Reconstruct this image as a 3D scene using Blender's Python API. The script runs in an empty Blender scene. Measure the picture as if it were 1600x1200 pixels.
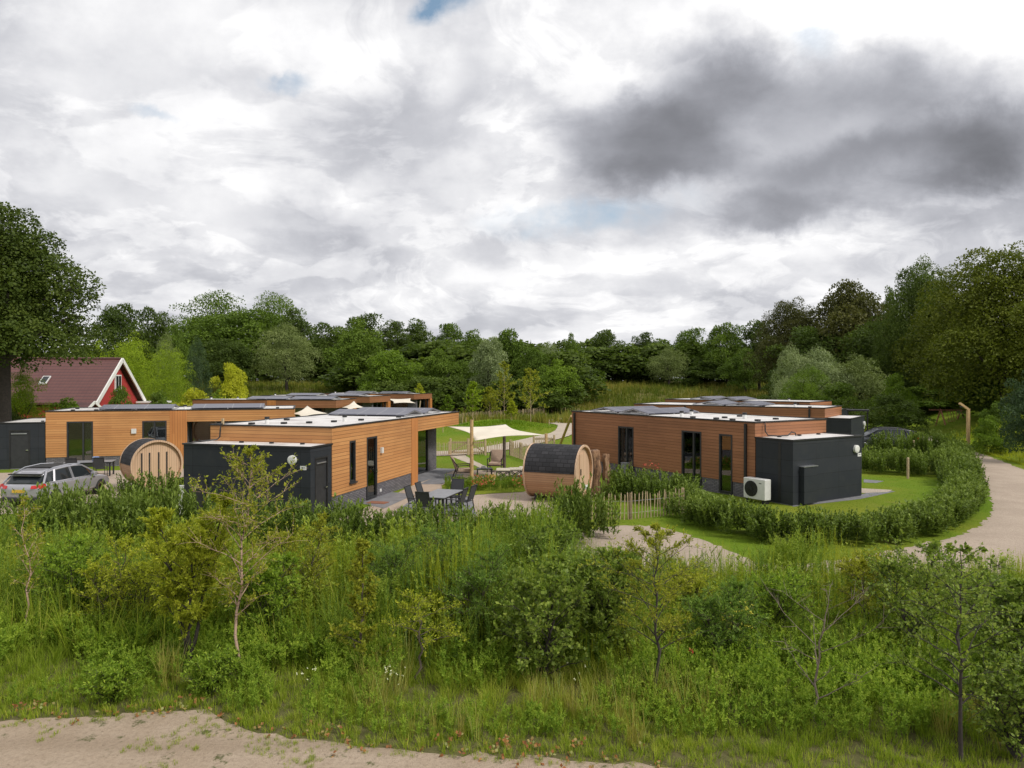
import bpy, math, random
import numpy as np
from mathutils import Vector, Matrix
R = math.radians
PI = math.pi
random.seed(7)
# ------------------------------------------------------------------ camera, world, sun, exposure
H = 4.9; F = 1109.0; HY = 594.0
sc = bpy.context.scene
col = sc.collection
cam = bpy.data.cameras.new('camera'); cam.lens = F/1600*36; cam.sensor_width = 36
cam.clip_start = .1; cam.clip_end = 3000
co = bpy.data.objects.new('camera', cam); col.objects.link(co)
co.location = (0, 0, H); co.rotation_euler = (R(90) - math.atan((600-HY)/F), 0, 0)
sc.camera = co
sc.view_settings.view_transform = 'Standard'; sc.view_settings.look = 'None'
sc.view_settings.exposure = 0.9; sc.view_settings.gamma = 1
sc.cycles.max_bounces = 6; sc.cycles.transparent_max_bounces = 8
sc.cycles.diffuse_bounces = 3
SUN_AZ, SUN_EL = 122.0, 46.0
sd = bpy.data.lights.new('sun', 'SUN'); sd.energy = 1.5; sd.angle = R(11); sd.color = (1, .95, .87)
so = bpy.data.objects.new('sun', sd); col.objects.link(so)
dv = Vector((math.sin(R(SUN_AZ))*math.cos(R(SUN_EL)), math.cos(R(SUN_AZ))*math.cos(R(SUN_EL)), math.sin(R(SUN_EL))))
so.rotation_euler = (-dv).to_track_quat('-Z', 'Y').to_euler()

class NT:
    """tiny helper for node trees"""
    def __init__(s, nt): s.nt = nt; s.N = nt.nodes; s.L = nt.links
    def new(s, t, **k):
        n = s.N.new(t)
        for a, v in k.items():
            if a.startswith('i_'):
                n.inputs[int(a[2:])].default_value = v
            else: setattr(n, a, v)
        return n
    def ln(s, a, b): s.L.new(a, b)
    def val(s, sock, v):
        if hasattr(v, 'is_output') or isinstance(v, bpy.types.NodeSocket): s.ln(v, sock)
        else: sock.default_value = v
    def math(s, op, a, b=0.0, c=None, clamp=False):
        n = s.N.new('ShaderNodeMath'); n.operation = op; n.use_clamp = clamp
        s.val(n.inputs[0], a); s.val(n.inputs[1], b)
        if c is not None: s.val(n.inputs[2], c)
        return n.outputs[0]
    def vmath(s, op, a, b=(0,0,0)):
        n = s.N.new('ShaderNodeVectorMath'); n.operation = op
        s.val(n.inputs[0], a); s.val(n.inputs[1], b)
        return n.outputs[1] if op in ('LENGTH', 'DOT_PRODUCT') else n.outputs[0]
    def mix(s, f, a, b, mode='MIX'):
        n = s.N.new('ShaderNodeMix'); n.data_type = 'RGBA'; n.blend_type = mode
        s.val(n.inputs[0], f); s.val(n.inputs[6], a); s.val(n.inputs[7], b)
        return n.outputs[2]
    def noise(s, vec, scale, detail=4, rough=.55, w=None):
        n = s.N.new('ShaderNodeTexNoise'); n.inputs['Scale'].default_value = scale
        n.inputs['Detail'].default_value = detail; n.inputs['Roughness'].default_value = rough
        if vec is not None: s.ln(vec, n.inputs['Vector'])
        return n
    def ramp(s, f, stops, interp='LINEAR'):
        n = s.N.new('ShaderNodeValToRGB'); n.color_ramp.interpolation = interp
        e = n.color_ramp.elements
        while len(e) < len(stops): e.new(.5)
        for k, (p, c) in enumerate(stops):
            e[k].position = p
            e[k].color = (c, c, c, 1) if isinstance(c, (int, float)) else (*c, 1)
        s.ln(f, n.inputs[0]); return n.outputs[0]
    def mrange(s, v, a, b, c=0.0, d=1.0, smooth=True):
        n = s.N.new('ShaderNodeMapRange'); n.interpolation_type = 'SMOOTHSTEP' if smooth else 'LINEAR'
        s.val(n.inputs[0], v)
        for k, x in enumerate((a, b, c, d)): n.inputs[k+1].default_value = x
        return n.outputs[0]

world = bpy.data.worlds.new('World'); sc.world = world; world.use_nodes = True
W = NT(world.node_tree); W.N.clear()
sky = W.new('ShaderNodeTexSky'); sky.sky_type = 'NISHITA'; sky.sun_disc = False
sky.sun_elevation = R(SUN_EL); sky.sun_rotation = R(SUN_AZ)
skyc = W.vmath('MULTIPLY', sky.outputs[0], (.11, .11, .11))
tc = W.new('ShaderNodeTexCoord')
dirv = tc.outputs['Generated']
sx = W.new('ShaderNodeSeparateXYZ'); W.ln(dirv, sx.inputs[0])
yy = W.math('MAXIMUM', W.math('ABSOLUTE', sx.outputs[1]), .25)
u = W.math('DIVIDE', sx.outputs[0], yy); w = W.math('DIVIDE', sx.outputs[2], yy)
uv = W.new('ShaderNodeCombineXYZ'); W.ln(u, uv.inputs[0]); W.ln(w, uv.inputs[1]); W.ln(W.math('MULTIPLY', sx.outputs[1], .6), uv.inputs[2])
# cloud-layer plane coordinates, for perspective flattening near the horizon
zz = W.math('ADD', W.math('MAXIMUM', sx.outputs[2], 0.0), .30)
cp = W.new('ShaderNodeCombineXYZ'); W.ln(W.math('DIVIDE', sx.outputs[0], zz), cp.inputs[0]); W.ln(W.math('DIVIDE', sx.outputs[1], zz), cp.inputs[1])
n1 = W.noise(cp.outputs[0], 2.1, 9, .56); n2 = W.noise(cp.outputs[0], .8, 4, .5)
n3 = W.noise(uv.outputs[0], 5.0, 8, .6); n4 = W.noise(uv.outputs[0], 2.2, 5, .5)
warp = W.vmath('ADD', W.vmath('SCALE', W.vmath('SUBTRACT', n3.outputs[1], (.5,.5,.5))), (0,0,0))
warp.node.inputs[0].links[0].from_node.inputs['Scale'].default_value = .15
uvw = W.vmath('ADD', uv.outputs[0], warp)
flat = W.vmath('MULTIPLY', uvw, (1, 1, 0))
def blob(px, py, a, b, ang=0, soft=1.0, coord=None):
    m = W.new('ShaderNodeMapping', vector_type='TEXTURE')
    W.ln(coord or flat, m.inputs[0])
    m.inputs['Location'].default_value = ((px-800)/F, (HY-py)/F, 0)
    m.inputs['Rotation'].default_value = (0, 0, R(ang)); m.inputs['Scale'].default_value = (a/F, b/F, 1)
    return W.mrange(W.vmath('LENGTH', m.outputs[0]), 1.0, 1.0 - soft, 0, 1)
def addup(lst):
    acc = None
    for wgt, bl in lst:
        t = W.math('MULTIPLY', bl, wgt)
        acc = t if acc is None else W.math('ADD', acc, t)
    return acc
dark = addup([(.50, blob(1010, 225, 185, 105, -8, .55)), (.48, blob(1210, 195, 330, 140, 8, .55)), (.26, blob(1480, 160, 220, 140, 22, .7)), (.22, blob(930, 200, 110, 120, 20, .7)), (.48, blob(1640, 225, 260, 110, 14, .7)), (.16, blob(1300, 130, 260, 90, 15, .8)), (.25, blob(1100, 110, 160, 90, 25, .8)),
    (.50, blob(1390, 260, 330, 95, 14, .55)), (.40, blob(1200, 330, 150, 44, 8, .6)), (.25, blob(960, 285, 120, 50, 5, .6)), (.22, blob(1530, 190, 170, 120, 20, .8)),
    (.20, blob(1180, 110, 130, 70, 30, .9)), (.26, blob(500, 350, 230, 70, -5, .95)), (.16, blob(230, 280, 240, 110, 20, .95)),
    (.16, blob(560, 210, 240, 110, 15, .95)), (.12, blob(120, 110, 260, 110, 0, .95)), (.14, blob(1490, 350, 110, 40, 0, .9)),
    (.13, blob(700, 290, 170, 100, 0, .95)), (.10, blob(320, 120, 200, 60, 0, .9)), (.12, blob(580, 437, 24, 17, 0, .6)), (.08, blob(1040, 450, 60, 40, 20, .9))])
bright = addup([(.30, blob(1150, 20, 420, 80, 0, .95)), (.34, blob(1570, 60, 190, 110, -10, .95)), (.16, blob(1260, 70, 80, 60, 60, .9)),
    (.20, blob(560, 290, 90, 50, 20, .95)), (.18, blob(690, 120, 60, 60, 20, .9)), (.12, blob(1330, 180, 70, 45, 10, .9)),
    (.14, blob(800, 70, 160, 90, 0, .95)), (.10, blob(900, 430, 400, 60, 0, .95)), (.10, blob(600, 90, 90, 40, 0, .9)), (.10, blob(1170, 380, 200, 30, -5, .9))])
n5 = W.noise(W.vmath('ADD', cp.outputs[0], W.vmath('MULTIPLY', n2.outputs[1], (1.2, 1.2, 0))), 3.4, 8, .6)
edge = W.mrange(n5.outputs[0], .47, .56, -.5, .5)
bil = W.mrange(n1.outputs[0], .42, .58, -.5, .5)
nn = W.math('ADD', W.math('MULTIPLY', W.math('SUBTRACT', n1.outputs[0], .5), .55), W.math('MULTIPLY', W.math('SUBTRACT', n2.outputs[0], .5), .35))
nn = W.math('ADD', nn, W.math('MULTIPLY', W.math('SUBTRACT', n3.outputs[0], .5), .45))
nn = W.math('ADD', nn, W.math('ADD', W.math('MULTIPLY', edge, .125), W.math('MULTIPLY', bil, .11)))
lum = W.math('ADD', .462, W.math('MULTIPLY', nn, .62))
lum = W.math('ADD', lum, W.math('MULTIPLY', bright, .62))
dmod = W.math('ADD', .72, W.math('ADD', W.math('MULTIPLY', n3.outputs[0], .45), W.math('MULTIPLY', edge, .14)))
dk = W.math('MULTIPLY', dark, dmod)
lum = W.math('MULTIPLY', lum, W.math('EXPONENT', W.math('MULTIPLY', dk, -1.15)))
tint = W.mix(W.mrange(lum, .15, .6), (.93, .95, 1.05, 1), (1.0, .995, 1.0, 1))
ccol = W.vmath('MULTIPLY', tint, (1, 1, 1))
cs = W.N.new('ShaderNodeVectorMath'); cs.operation = 'SCALE'; W.ln(ccol, cs.inputs[0]); W.ln(lum, cs.inputs['Scale'])
gap = addup([(.9, blob(705, 18, 75, 38, 20, .7)), (.55, blob(450, 127, 55, 22, 0, .8)), (.6, blob(930, 340, 220, 42, 4, .8)), (.35, blob(240, 160, 60, 16, -10, .8)), (.3, blob(1280, 60, 60, 40, 0, .9))])
gap = W.math('MULTIPLY', gap, W.math('MULTIPLY', W.mrange(n3.outputs[0], .34, .62), 1.35), clamp=True)
paleblue = W.vmath('ADD', W.vmath('MULTIPLY', skyc, (.55, .55, .52)), (.05, .075, .09))
fin = W.mix(gap, cs.outputs[0], paleblue)
bg = W.new('ShaderNodeBackground'); W.ln(fin, bg.inputs[0]); bg.inputs[1].default_value = 1.0
wo = W.new('ShaderNodeOutputWorld'); W.ln(bg.outputs[0], wo.inputs[0])

# ------------------------------------------------------------------ projection helpers (photo pixel -> place on the ground)
def sstep(x, a, b):
    t = np.clip((x-a)/(b-a), 0, 1); return t*t*(3-2*t)
def terr(x, y):
    x = np.asarray(x, float); y = np.asarray(y, float)
    z = 4.1*sstep(y, 90, 152)
    edge = 28.6 + (y-38.5)*.33
    edge = np.where(y < 38.5, 28.6 + (38.5-y)*.15, edge)
    s = x-edge
    z = z + 1.5*sstep(s, .5, 7) + 3.5*sstep(s, 7, 40)*sstep(y, 15, 40)
    z = z + .75*np.exp(-((x+1.2)/4.6)**2-((y-73)/4.5)**2) * sstep(y, 63, 70)
    z = z + .0*x
    return z
def tz(x, y): return float(terr(x, y))
def G(px, py, z=0.0):
    d = F*(H-z)/(py-HY); return ((px-800)/F*d, d)
def XA(px, d): return (px-800)/F*d
def ZA(py, d): return H-(py-HY)*d/F

# ------------------------------------------------------------------ materials
MAT = {}
def mat(name, base=(.5,.5,.5), rough=.7, metal=0.0, spec=None):
    m = bpy.data.materials.new(name); m.use_nodes = True; MAT[name] = m
    b = m.node_tree.nodes['Principled BSDF']
    b.inputs['Base Color'].default_value = (*base, 1); b.inputs['Roughness'].default_value = rough
    b.inputs['Metallic'].default_value = metal
    if spec is not None: b.inputs['Specular IOR Level'].default_value = spec
    return m, NT(m.node_tree), b
def rough_mat(name, c1, c2, scale=6, rough=.8, bump=.0, metal=0, detail=5):
    m, t, b = mat(name, c1, rough, metal)
    tcn = t.new('ShaderNodeTexCoord'); n = t.noise(tcn.outputs['Object'], scale, detail, .6)
    t.ln(t.mix(t.mrange(n.outputs[0], .3, .7), (*c1, 1), (*c2, 1)), b.inputs['Base Color'])
    if bump:
        bp = t.new('ShaderNodeBump'); bp.inputs['Strength'].default_value = bump; bp.inputs['Distance'].default_value = .02
        t.ln(n.outputs[0], bp.inputs['Height']); t.ln(bp.outputs[0], b.inputs['Normal'])
    return m
def timber(name, c1, c2, pitch=.135, vertical=False):
    m, t, b = mat(name, c1, .62)
    tcn = t.new('ShaderNodeTexCoord'); s = t.new('ShaderNodeSeparateXYZ'); t.ln(tcn.outputs['Object'], s.inputs[0])
    hz = t.math('ADD', s.outputs[0], s.outputs[1])
    a, along = (hz, s.outputs[2]) if vertical else (s.outputs[2], hz)
    q = t.math('DIVIDE', a, pitch); fl = t.math('FLOOR', q); fr = t.math('FRACT', q)
    # board length joints
    jn = t.math('FLOOR', t.math('DIVIDE', t.math('ADD', along, t.math('MULTIPLY', fl, 1.37)), 3.6))
    wn = t.new('ShaderNodeTexWhiteNoise', noise_dimensions='2D'); cv = t.new('ShaderNodeCombineXYZ'); t.ln(fl, cv.inputs[0]); t.ln(jn, cv.inputs[1]); t.ln(cv.outputs[0], wn.inputs['Vector'])
    gv = t.new('ShaderNodeCombineXYZ'); t.ln(t.math('MULTIPLY', along, 1.2), gv.inputs[0]); t.ln(t.math('MULTIPLY', a, 26), gv.inputs[1]); t.ln(t.math('MULTIPLY', fl, 3.1), gv.inputs[2])
    gn = t.noise(gv.outputs[0], 1.0, 5, .6)
    big = t.noise(tcn.outputs['Object'], .55, 3, .5)
    c = t.mix(t.math('ADD', t.math('MULTIPLY', wn.outputs[0], .55), t.math('MULTIPLY', gn.outputs[0], .5)), (*c1, 1), (*c2, 1))
    c = t.mix(t.mrange(big.outputs[0], .35, .75, 0, .35), c, (c1[0]*.62, c1[1]*.62, c1[2]*.66, 1))
    groove = t.mrange(fr, .0, .15, 1, 0, False)
    c = t.mix(groove, c, (c1[0]*.30, c1[1]*.26, c1[2]*.25, 1))
    t.ln(c, b.inputs['Base Color'])
    bp = t.new('ShaderNodeBump'); bp.inputs['Strength'].default_value = .6; bp.inputs['Distance'].default_value = .012
    t.ln(t.math('SUBTRACT', t.math('MULTIPLY', gn.outputs[0], .2), groove), bp.inputs['Height']); t.ln(bp.outputs[0], b.inputs['Normal'])
    return m
timber('timber', (.42, .178, .056), (.60, .30, .108))
timber('timber_shaded', (.245, .10, .042), (.37, .158, .072))  # timber darkened: the shade of walls turned from the sun painted in
timber('timber_post', (.46, .17, .045), (.60, .26, .08), .14, True)
timber('sauna_wood', (.42, .22, .115), (.60, .37, .22), .09)
timber('sauna_end', (.56, .37, .235), (.66, .46, .31), .095, True)
def brick():
    m, t, b = mat('brick', (.06, .055, .06), .8)
    tcn = t.new('ShaderNodeTexCoord'); s = t.new('ShaderNodeSeparateXYZ'); t.ln(tcn.outputs['Object'], s.inputs[0])
    cv = t.new('ShaderNodeCombineXYZ'); t.ln(t.math('ADD', s.outputs[0], s.outputs[1]), cv.inputs[0]); t.ln(s.outputs[2], cv.inputs[1])
    br = t.new('ShaderNodeTexBrick'); t.ln(cv.outputs[0], br.inputs['Vector'])
    br.inputs['Scale'].default_value = 1; br.inputs['Brick Width'].default_value = .22; br.inputs['Row Height'].default_value = .066
    br.inputs['Mortar Size'].default_value = .008; br.inputs['Color1'].default_value = (.115, .108, .122, 1)
    br.inputs['Color2'].default_value = (.18, .17, .185, 1); br.inputs['Mortar'].default_value = (.035, .032, .035, 1)
    t.ln(br.outputs[0], b.inputs['Base Color'])
    bp = t.new('ShaderNodeBump'); bp.inputs['Strength'].default_value = .7; bp.inputs['Distance'].default_value = .01; bp.invert = True
    t.ln(br.outputs[1], bp.inputs['Height']); t.ln(bp.outputs[0], b.inputs['Normal'])
brick()
def panel():
    m, t, b = mat('dark_panel', (.03, .034, .042), .55, spec=.3)
    tcn = t.new('ShaderNodeTexCoord'); s = t.new('ShaderNodeSeparateXYZ'); t.ln(tcn.outputs['Object'], s.inputs[0])
    cv = t.new('ShaderNodeCombineXYZ'); t.ln(t.math('ADD', t.math('ADD', s.outputs[0], s.outputs[1]), .35), cv.inputs[0]); t.ln(t.math('ADD', s.outputs[2], .1), cv.inputs[1])
    br = t.new('ShaderNodeTexBrick'); t.ln(cv.outputs[0], br.inputs['Vector']); br.offset = 0
    br.inputs['Scale'].default_value = 1; br.inputs['Brick Width'].default_value = 1.5; br.inputs['Row Height'].default_value = .62
    br.inputs['Mortar Size'].default_value = .006; br.inputs['Color1'].default_value = (.020, .024, .030, 1)
    br.inputs['Color2'].default_value = (.027, .031, .038, 1); br.inputs['Mortar'].default_value = (.003, .003, .004, 1)
    n = t.noise(tcn.outputs['Object'], 2.5, 5, .6)
    t.ln(t.mix(t.mrange(n.outputs[0], .4, .8, 0, .5), br.outputs[0], (.036, .038, .040, 1)), b.inputs['Base Color'])
panel()
rough_mat('dark_frame', (.02, .021, .024), (.03, .031, .034), 5, .45)
rough_mat('black_trim', (.012, .012, .013), (.02, .02, .02), 5, .5)
def roofm():
    m, t, b = mat('roof_skin', (.62, .60, .58), .7)
    tcn = t.new('ShaderNodeTexCoord'); n = t.noise(tcn.outputs['Object'], .9, 6, .65); n2 = t.noise(tcn.outputs['Object'], 7, 4, .6)
    c = t.mix(t.mrange(n.outputs[0], .42, .72), (.66, .64, .62, 1), (.40, .37, .35, 1))
    c = t.mix(t.mrange(n2.outputs[0], .55, .8, 0, .4), c, (.30, .27, .25, 1))
    s = t.new('ShaderNodeSeparateXYZ'); t.ln(tcn.outputs['Object'], s.inputs[0])
    seam = t.mrange(t.math('FRACT', t.math('DIVIDE', s.outputs[1], 1.05)), 0, .04, 1, 0, False)
    t.ln(t.mix(t.math('MULTIPLY', seam, .45), c, (.28, .27, .27, 1)), b.inputs['Base Color'])
roofm()
def glassm():
    m = bpy.data.materials.new('glass'); m.use_nodes = True; MAT['glass'] = m; t = NT(m.node_tree); t.N.clear()
    g = t.new('ShaderNodeBsdfGlossy'); g.inputs['Roughness'].default_value = .015; g.inputs['Color'].default_value = (.9, .95, .95, 1)
    tr = t.new('ShaderNodeBsdfTransparent'); tr.inputs[0].default_value = (.55, .58, .58, 1)
    fr = t.new('ShaderNodeFresnel'); fr.inputs[0].default_value = 1.55
    f = t.math('ADD', t.math('MULTIPLY', fr.outputs[0], 1.0), .10, clamp=True)
    mx = t.new('ShaderNodeMixShader'); t.ln(f, mx.inputs[0]); t.ln(tr.outputs[0], mx.inputs[1]); t.ln(g.outputs[0], mx.inputs[2])
    o = t.new('ShaderNodeOutputMaterial'); t.ln(mx.outputs[0], o.inputs[0])
glassm()
rough_mat('curtain', (.55, .56, .57), (.40, .41, .43), 12, .9)
rough_mat('interior', (.25, .22, .20), (.18, .16, .15), 2, .9)
def solarm():
    m, t, b = mat('solar', (.03, .035, .06), .18)
    tcn = t.new('ShaderNodeTexCoord'); s = t.new('ShaderNodeSeparateXYZ'); t.ln(tcn.outputs['Object'], s.inputs[0])
    br = t.new('ShaderNodeTexBrick'); t.ln(tcn.outputs['Object'], br.inputs['Vector']); br.offset = 0
    br.inputs['Scale'].default_value = 1; br.inputs['Brick Width'].default_value = 1.04; br.inputs['Row Height'].default_value = 1.6
    br.inputs['Mortar Size'].default_value = .02; br.inputs['Color1'].default_value = (.09, .09, .12, 1)
    br.inputs['Color2'].default_value = (.11, .11, .14, 1); br.inputs['Mortar'].default_value = (.25, .25, .26, 1)
    t.ln(br.outputs[0], b.inputs['Base Color']); b.inputs['Roughness'].default_value = .35
solarm()
rough_mat('aluminium', (.45, .46, .48), (.55, .56, .58), 8, .35, metal=.8)
rough_mat('white_metal', (.66, .66, .64), (.58, .58, .56), 4, .45)
rough_mat('white_plastic', (.72, .72, .70), (.62, .62, .60), 4, .5)
rough_mat('lamp_glass', (.74, .74, .70), (.66, .66, .62), 9, .35)
rough_mat('canvas', (.70, .64, .53), (.62, .56, .46), 1.5, .85)
rough_mat('tan_fabric', (.42, .31, .23), (.36, .26, .20), 14, .9)
rough_mat('cream_fabric', (.62, .57, .47), (.54, .49, .41), 12, .9)
rough_mat('mesh_fabric', (.045, .047, .052), (.03, .032, .036), 60, .8)
rough_mat('grey_table', (.24, .245, .26), (.19, .195, .21), 5, .45)
rough_mat('raw_wood', (.52, .36, .17), (.38, .25, .12), 7, .85, .4)
rough_mat('pale_wood', (.50, .39, .24), (.36, .27, .16), 8, .85, .4)
m, t, b = mat('log_bark', (.3, .19, .11), .95); tcn = t.new('ShaderNodeTexCoord'); mp = t.new('ShaderNodeMapping'); mp.inputs['Scale'].default_value = (9, 9, 1.6); t.ln(tcn.outputs['Object'], mp.inputs[0])
n = t.noise(mp.outputs[0], 1, 7, .7); t.ln(t.ramp(n.outputs[0], [(.36, (.035, .02, .014)), (.47, (.16, .085, .045)), (.58, (.34, .20, .11)), (.7, (.46, .33, .22))]), b.inputs['Base Color'])
bp = t.new('ShaderNodeBump'); bp.inputs['Strength'].default_value = 1; bp.inputs['Distance'].default_value = .06; t.ln(n.outputs[0], bp.inputs['Height']); t.ln(bp.outputs[0], b.inputs['Normal'])
rough_mat('picket_wood', (.50, .40, .25), (.34, .25, .15), 14, .85)
rough_mat('bark', (.13, .10, .075), (.06, .048, .04), 9, .95, .8)
rough_mat('dark_bark', (.06, .048, .04), (.035, .03, .026), 9, .95, .8)
rough_mat('dead_bark', (.24, .19, .15), (.13, .10, .08), 12, .95, .5)
rough_mat('red_paint', (.42, .035, .03), (.34, .03, .027), 3, .7)
rough_mat('red_frame', (.46, .20, .13), (.36, .15, .10), 6, .7)
rough_mat('white_paint', (.78, .77, .74), (.68, .67, .64), 5, .6)
rough_mat('slab', (.20, .20, .21), (.14, .14, .15), 3, .85)
rough_mat('door_mat', (.26, .11, .06), (.20, .08, .045), 20, .95)
rough_mat('yellow_plastic', (.65, .42, .05), (.55, .35, .04), 4, .5)
rough_mat('blue_plastic', (.05, .18, .55), (.5, .6, .75), 9, .5)
rough_mat('red_light', (.55, .03, .03), (.45, .02, .02), 9, .25)
rough_mat('tyre', (.02, .02, .02), (.03, .03, .03), 9, .85)
m_, t_, b_ = mat('car_paint', (.36, .36, .39), .3, .35); b_.inputs['Coat Weight'].default_value = .6
m_, t_, b_ = mat('car_dark', (.07, .075, .085), .3, .5); b_.inputs['Coat Weight'].default_value = .6
m_, t_, b_ = mat('car_glass', (.02, .025, .028), .05); b_.inputs['Specular IOR Level'].default_value = .4
mat('chrome', (.7, .7, .72), .2, 1.0)
def tiles():
    m, t, b = mat('roof_tiles', (.11, .045, .045), .55)
    tcn = t.new('ShaderNodeTexCoord'); s = t.new('ShaderNodeSeparateXYZ'); t.ln(tcn.outputs['Object'], s.inputs[0])
    q = t.math('FRACT', t.math('DIVIDE', s.outputs[2], .24)); q2 = t.math('FRACT', t.math('DIVIDE', s.outputs[0], .3))
    n = t.noise(tcn.outputs['Object'], 1.4, 6, .65)
    c = t.mix(n.outputs[0], (.085, .028, .026, 1), (.155, .062, .052, 1))
    c = t.mix(t.mrange(q, .0, .30, .75, 0, False), c, (.02, .010, .012, 1))
    c = t.mix(t.mrange(q2, .0, .2, .35, 0, False), c, (.03, .015, .016, 1))
    t.ln(c, b.inputs['Base Color'])
tiles()
def shinglem():
    m, t, b = mat('shingles', (.02, .02, .022), .85)
    tcn = t.new('ShaderNodeTexCoord'); s = t.new('ShaderNodeSeparateXYZ'); t.ln(tcn.outputs['Object'], s.inputs[0])
    ang = t.math('ARCTAN2', s.outputs[2], s.outputs[1])
    cv = t.new('ShaderNodeCombineXYZ'); t.ln(s.outputs[0], cv.inputs[0]); t.ln(ang, cv.inputs[1])
    br = t.new('ShaderNodeTexBrick'); t.ln(cv.outputs[0], br.inputs['Vector'])
    br.inputs['Scale'].default_value = 1; br.inputs['Brick Width'].default_value = .3; br.inputs['Row Height'].default_value = .16
    br.inputs['Mortar Size'].default_value = .012; br.inputs['Color1'].default_value = (.014, .014, .017, 1); br.inputs['Color2'].default_value = (.034, .033, .037, 1); br.inputs['Mortar'].default_value = (.006, .006, .007, 1)
    t.ln(br.outputs[0], b.inputs['Base Color'])
    bp = t.new('ShaderNodeBump'); bp.inputs['Strength'].default_value = .8; bp.inputs['Distance'].default_value = .01; bp.invert = True
    t.ln(br.outputs[1], bp.inputs['Height']); t.ln(bp.outputs[0], b.inputs['Normal'])
shinglem()

def groundm():
    m, t, b = mat('grass_ground', (.08, .12, .02), .95, spec=.1)
    g = t.new('ShaderNodeNewGeometry'); P = g.outputs['Position']
    n = t.noise(P, .12, 4, .6); n2 = t.noise(P, 1.1, 6, .65); n3 = t.noise(P, 9, 5, .7)
    c = t.mix(t.mrange(n.outputs[0], .35, .65), (.115, .195, .012, 1), (.19, .215, .022, 1))
    c = t.mix(t.mrange(n2.outputs[0], .45, .7, 0, .5), c, (.095, .165, .008, 1))
    c = t.mix(t.mrange(n3.outputs[0], .4, .75, 0, .5), c, (.075, .12, .008, 1))
    n6 = t.noise(P, .45, 7, .7); c = t.mix(t.mrange(n6.outputs[0], .56, .70, 0, .55), c, (.23, .21, .05, 1))
    # rough meadow far off and under the weeds
    s = t.new('ShaderNodeSeparateXYZ'); t.ln(P, s.inputs[0])
    far = t.mrange(s.outputs[1], 84, 104)
    mead = t.mix(t.mrange(n2.outputs[0], .35, .7), (.14, .115, .04, 1), (.10, .115, .025, 1))
    c = t.mix(far, c, mead)
    near = t.mrange(s.outputs[1], 18.6, 17.2)
    c = t.mix(near, c, t.mix(n3.outputs[0], (.07, .09, .02, 1), (.16, .125, .07, 1)))
    t.ln(c, b.inputs['Base Color'])
    bp = t.new('ShaderNodeBump'); bp.inputs['Strength'].default_value = .8; bp.inputs['Distance'].default_value = .06
    t.ln(n3.outputs[0], bp.inputs['Height']); t.ln(bp.outputs[0], b.inputs['Normal'])
groundm()
def sandm(name, c1, c2, c3, green=.0, gs=.8):
    m, t, b = mat(name, c1, .95, spec=.15)
    g = t.new('ShaderNodeNewGeometry'); P = g.outputs['Position']
    n = t.noise(P, .5, 6, .65); n2 = t.noise(P, 14, 6, .75); n3 = t.noise(P, 2.3, 6, .7)
    vor = t.new('ShaderNodeTexVoronoi'); vor.inputs['Scale'].default_value = 22; t.ln(P, vor.inputs['Vector'])
    c = t.mix(t.mrange(n.outputs[0], .35, .65), (*c1, 1), (*c2, 1))
    c = t.mix(t.mrange(n2.outputs[0], .4, .75, 0, .7), c, (*c3, 1))
    c = t.mix(t.mrange(vor.outputs['Distance'], .12, .05, 0, .5), c, (c1[0]*1.5, c1[1]*1.5, c1[2]*1.5, 1))
    if green:
        sp = t.new('ShaderNodeSeparateXYZ'); t.ln(P, sp.inputs[0]); wv = t.noise(P, .9, 3, .5); rut = t.mrange(t.math('ABSOLUTE', t.math('SUBTRACT', t.math('ADD', sp.outputs[1], t.math('MULTIPLY', wv.outputs[0], .5)), 9.75)), .05, .3, 1, 0)
        c = t.mix(t.math('MULTIPLY', rut, .45), c, (.27, .205, .145, 1))
        c = t.mix(t.mrange(n.outputs[0], .55, .72, 0, .5), c, (.50, .42, .34, 1))
    if green: c = t.mix(t.mrange(n3.outputs[0], .57, .66, 0, green), c, (.07, .085, .022, 1))
    t.ln(c, b.inputs['Base Color'])
    bp = t.new('ShaderNodeBump'); bp.inputs['Strength'].default_value = .9; bp.inputs['Distance'].default_value = .04
    t.ln(t.math('ADD', n2.outputs[0], n3.outputs[0]), bp.inputs['Height']); t.ln(bp.outputs[0], b.inputs['Normal'])
sandm('sand', (.44, .35, .265), (.37, .285, .205), (.25, .19, .135), .85)
sandm('gravel', (.46, .375, .30), (.39, .315, .25), (.26, .21, .165), .0)
sandm('path_grit', (.50, .43, .35), (.43, .365, .295), (.26, .21, .17), .0)

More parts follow.
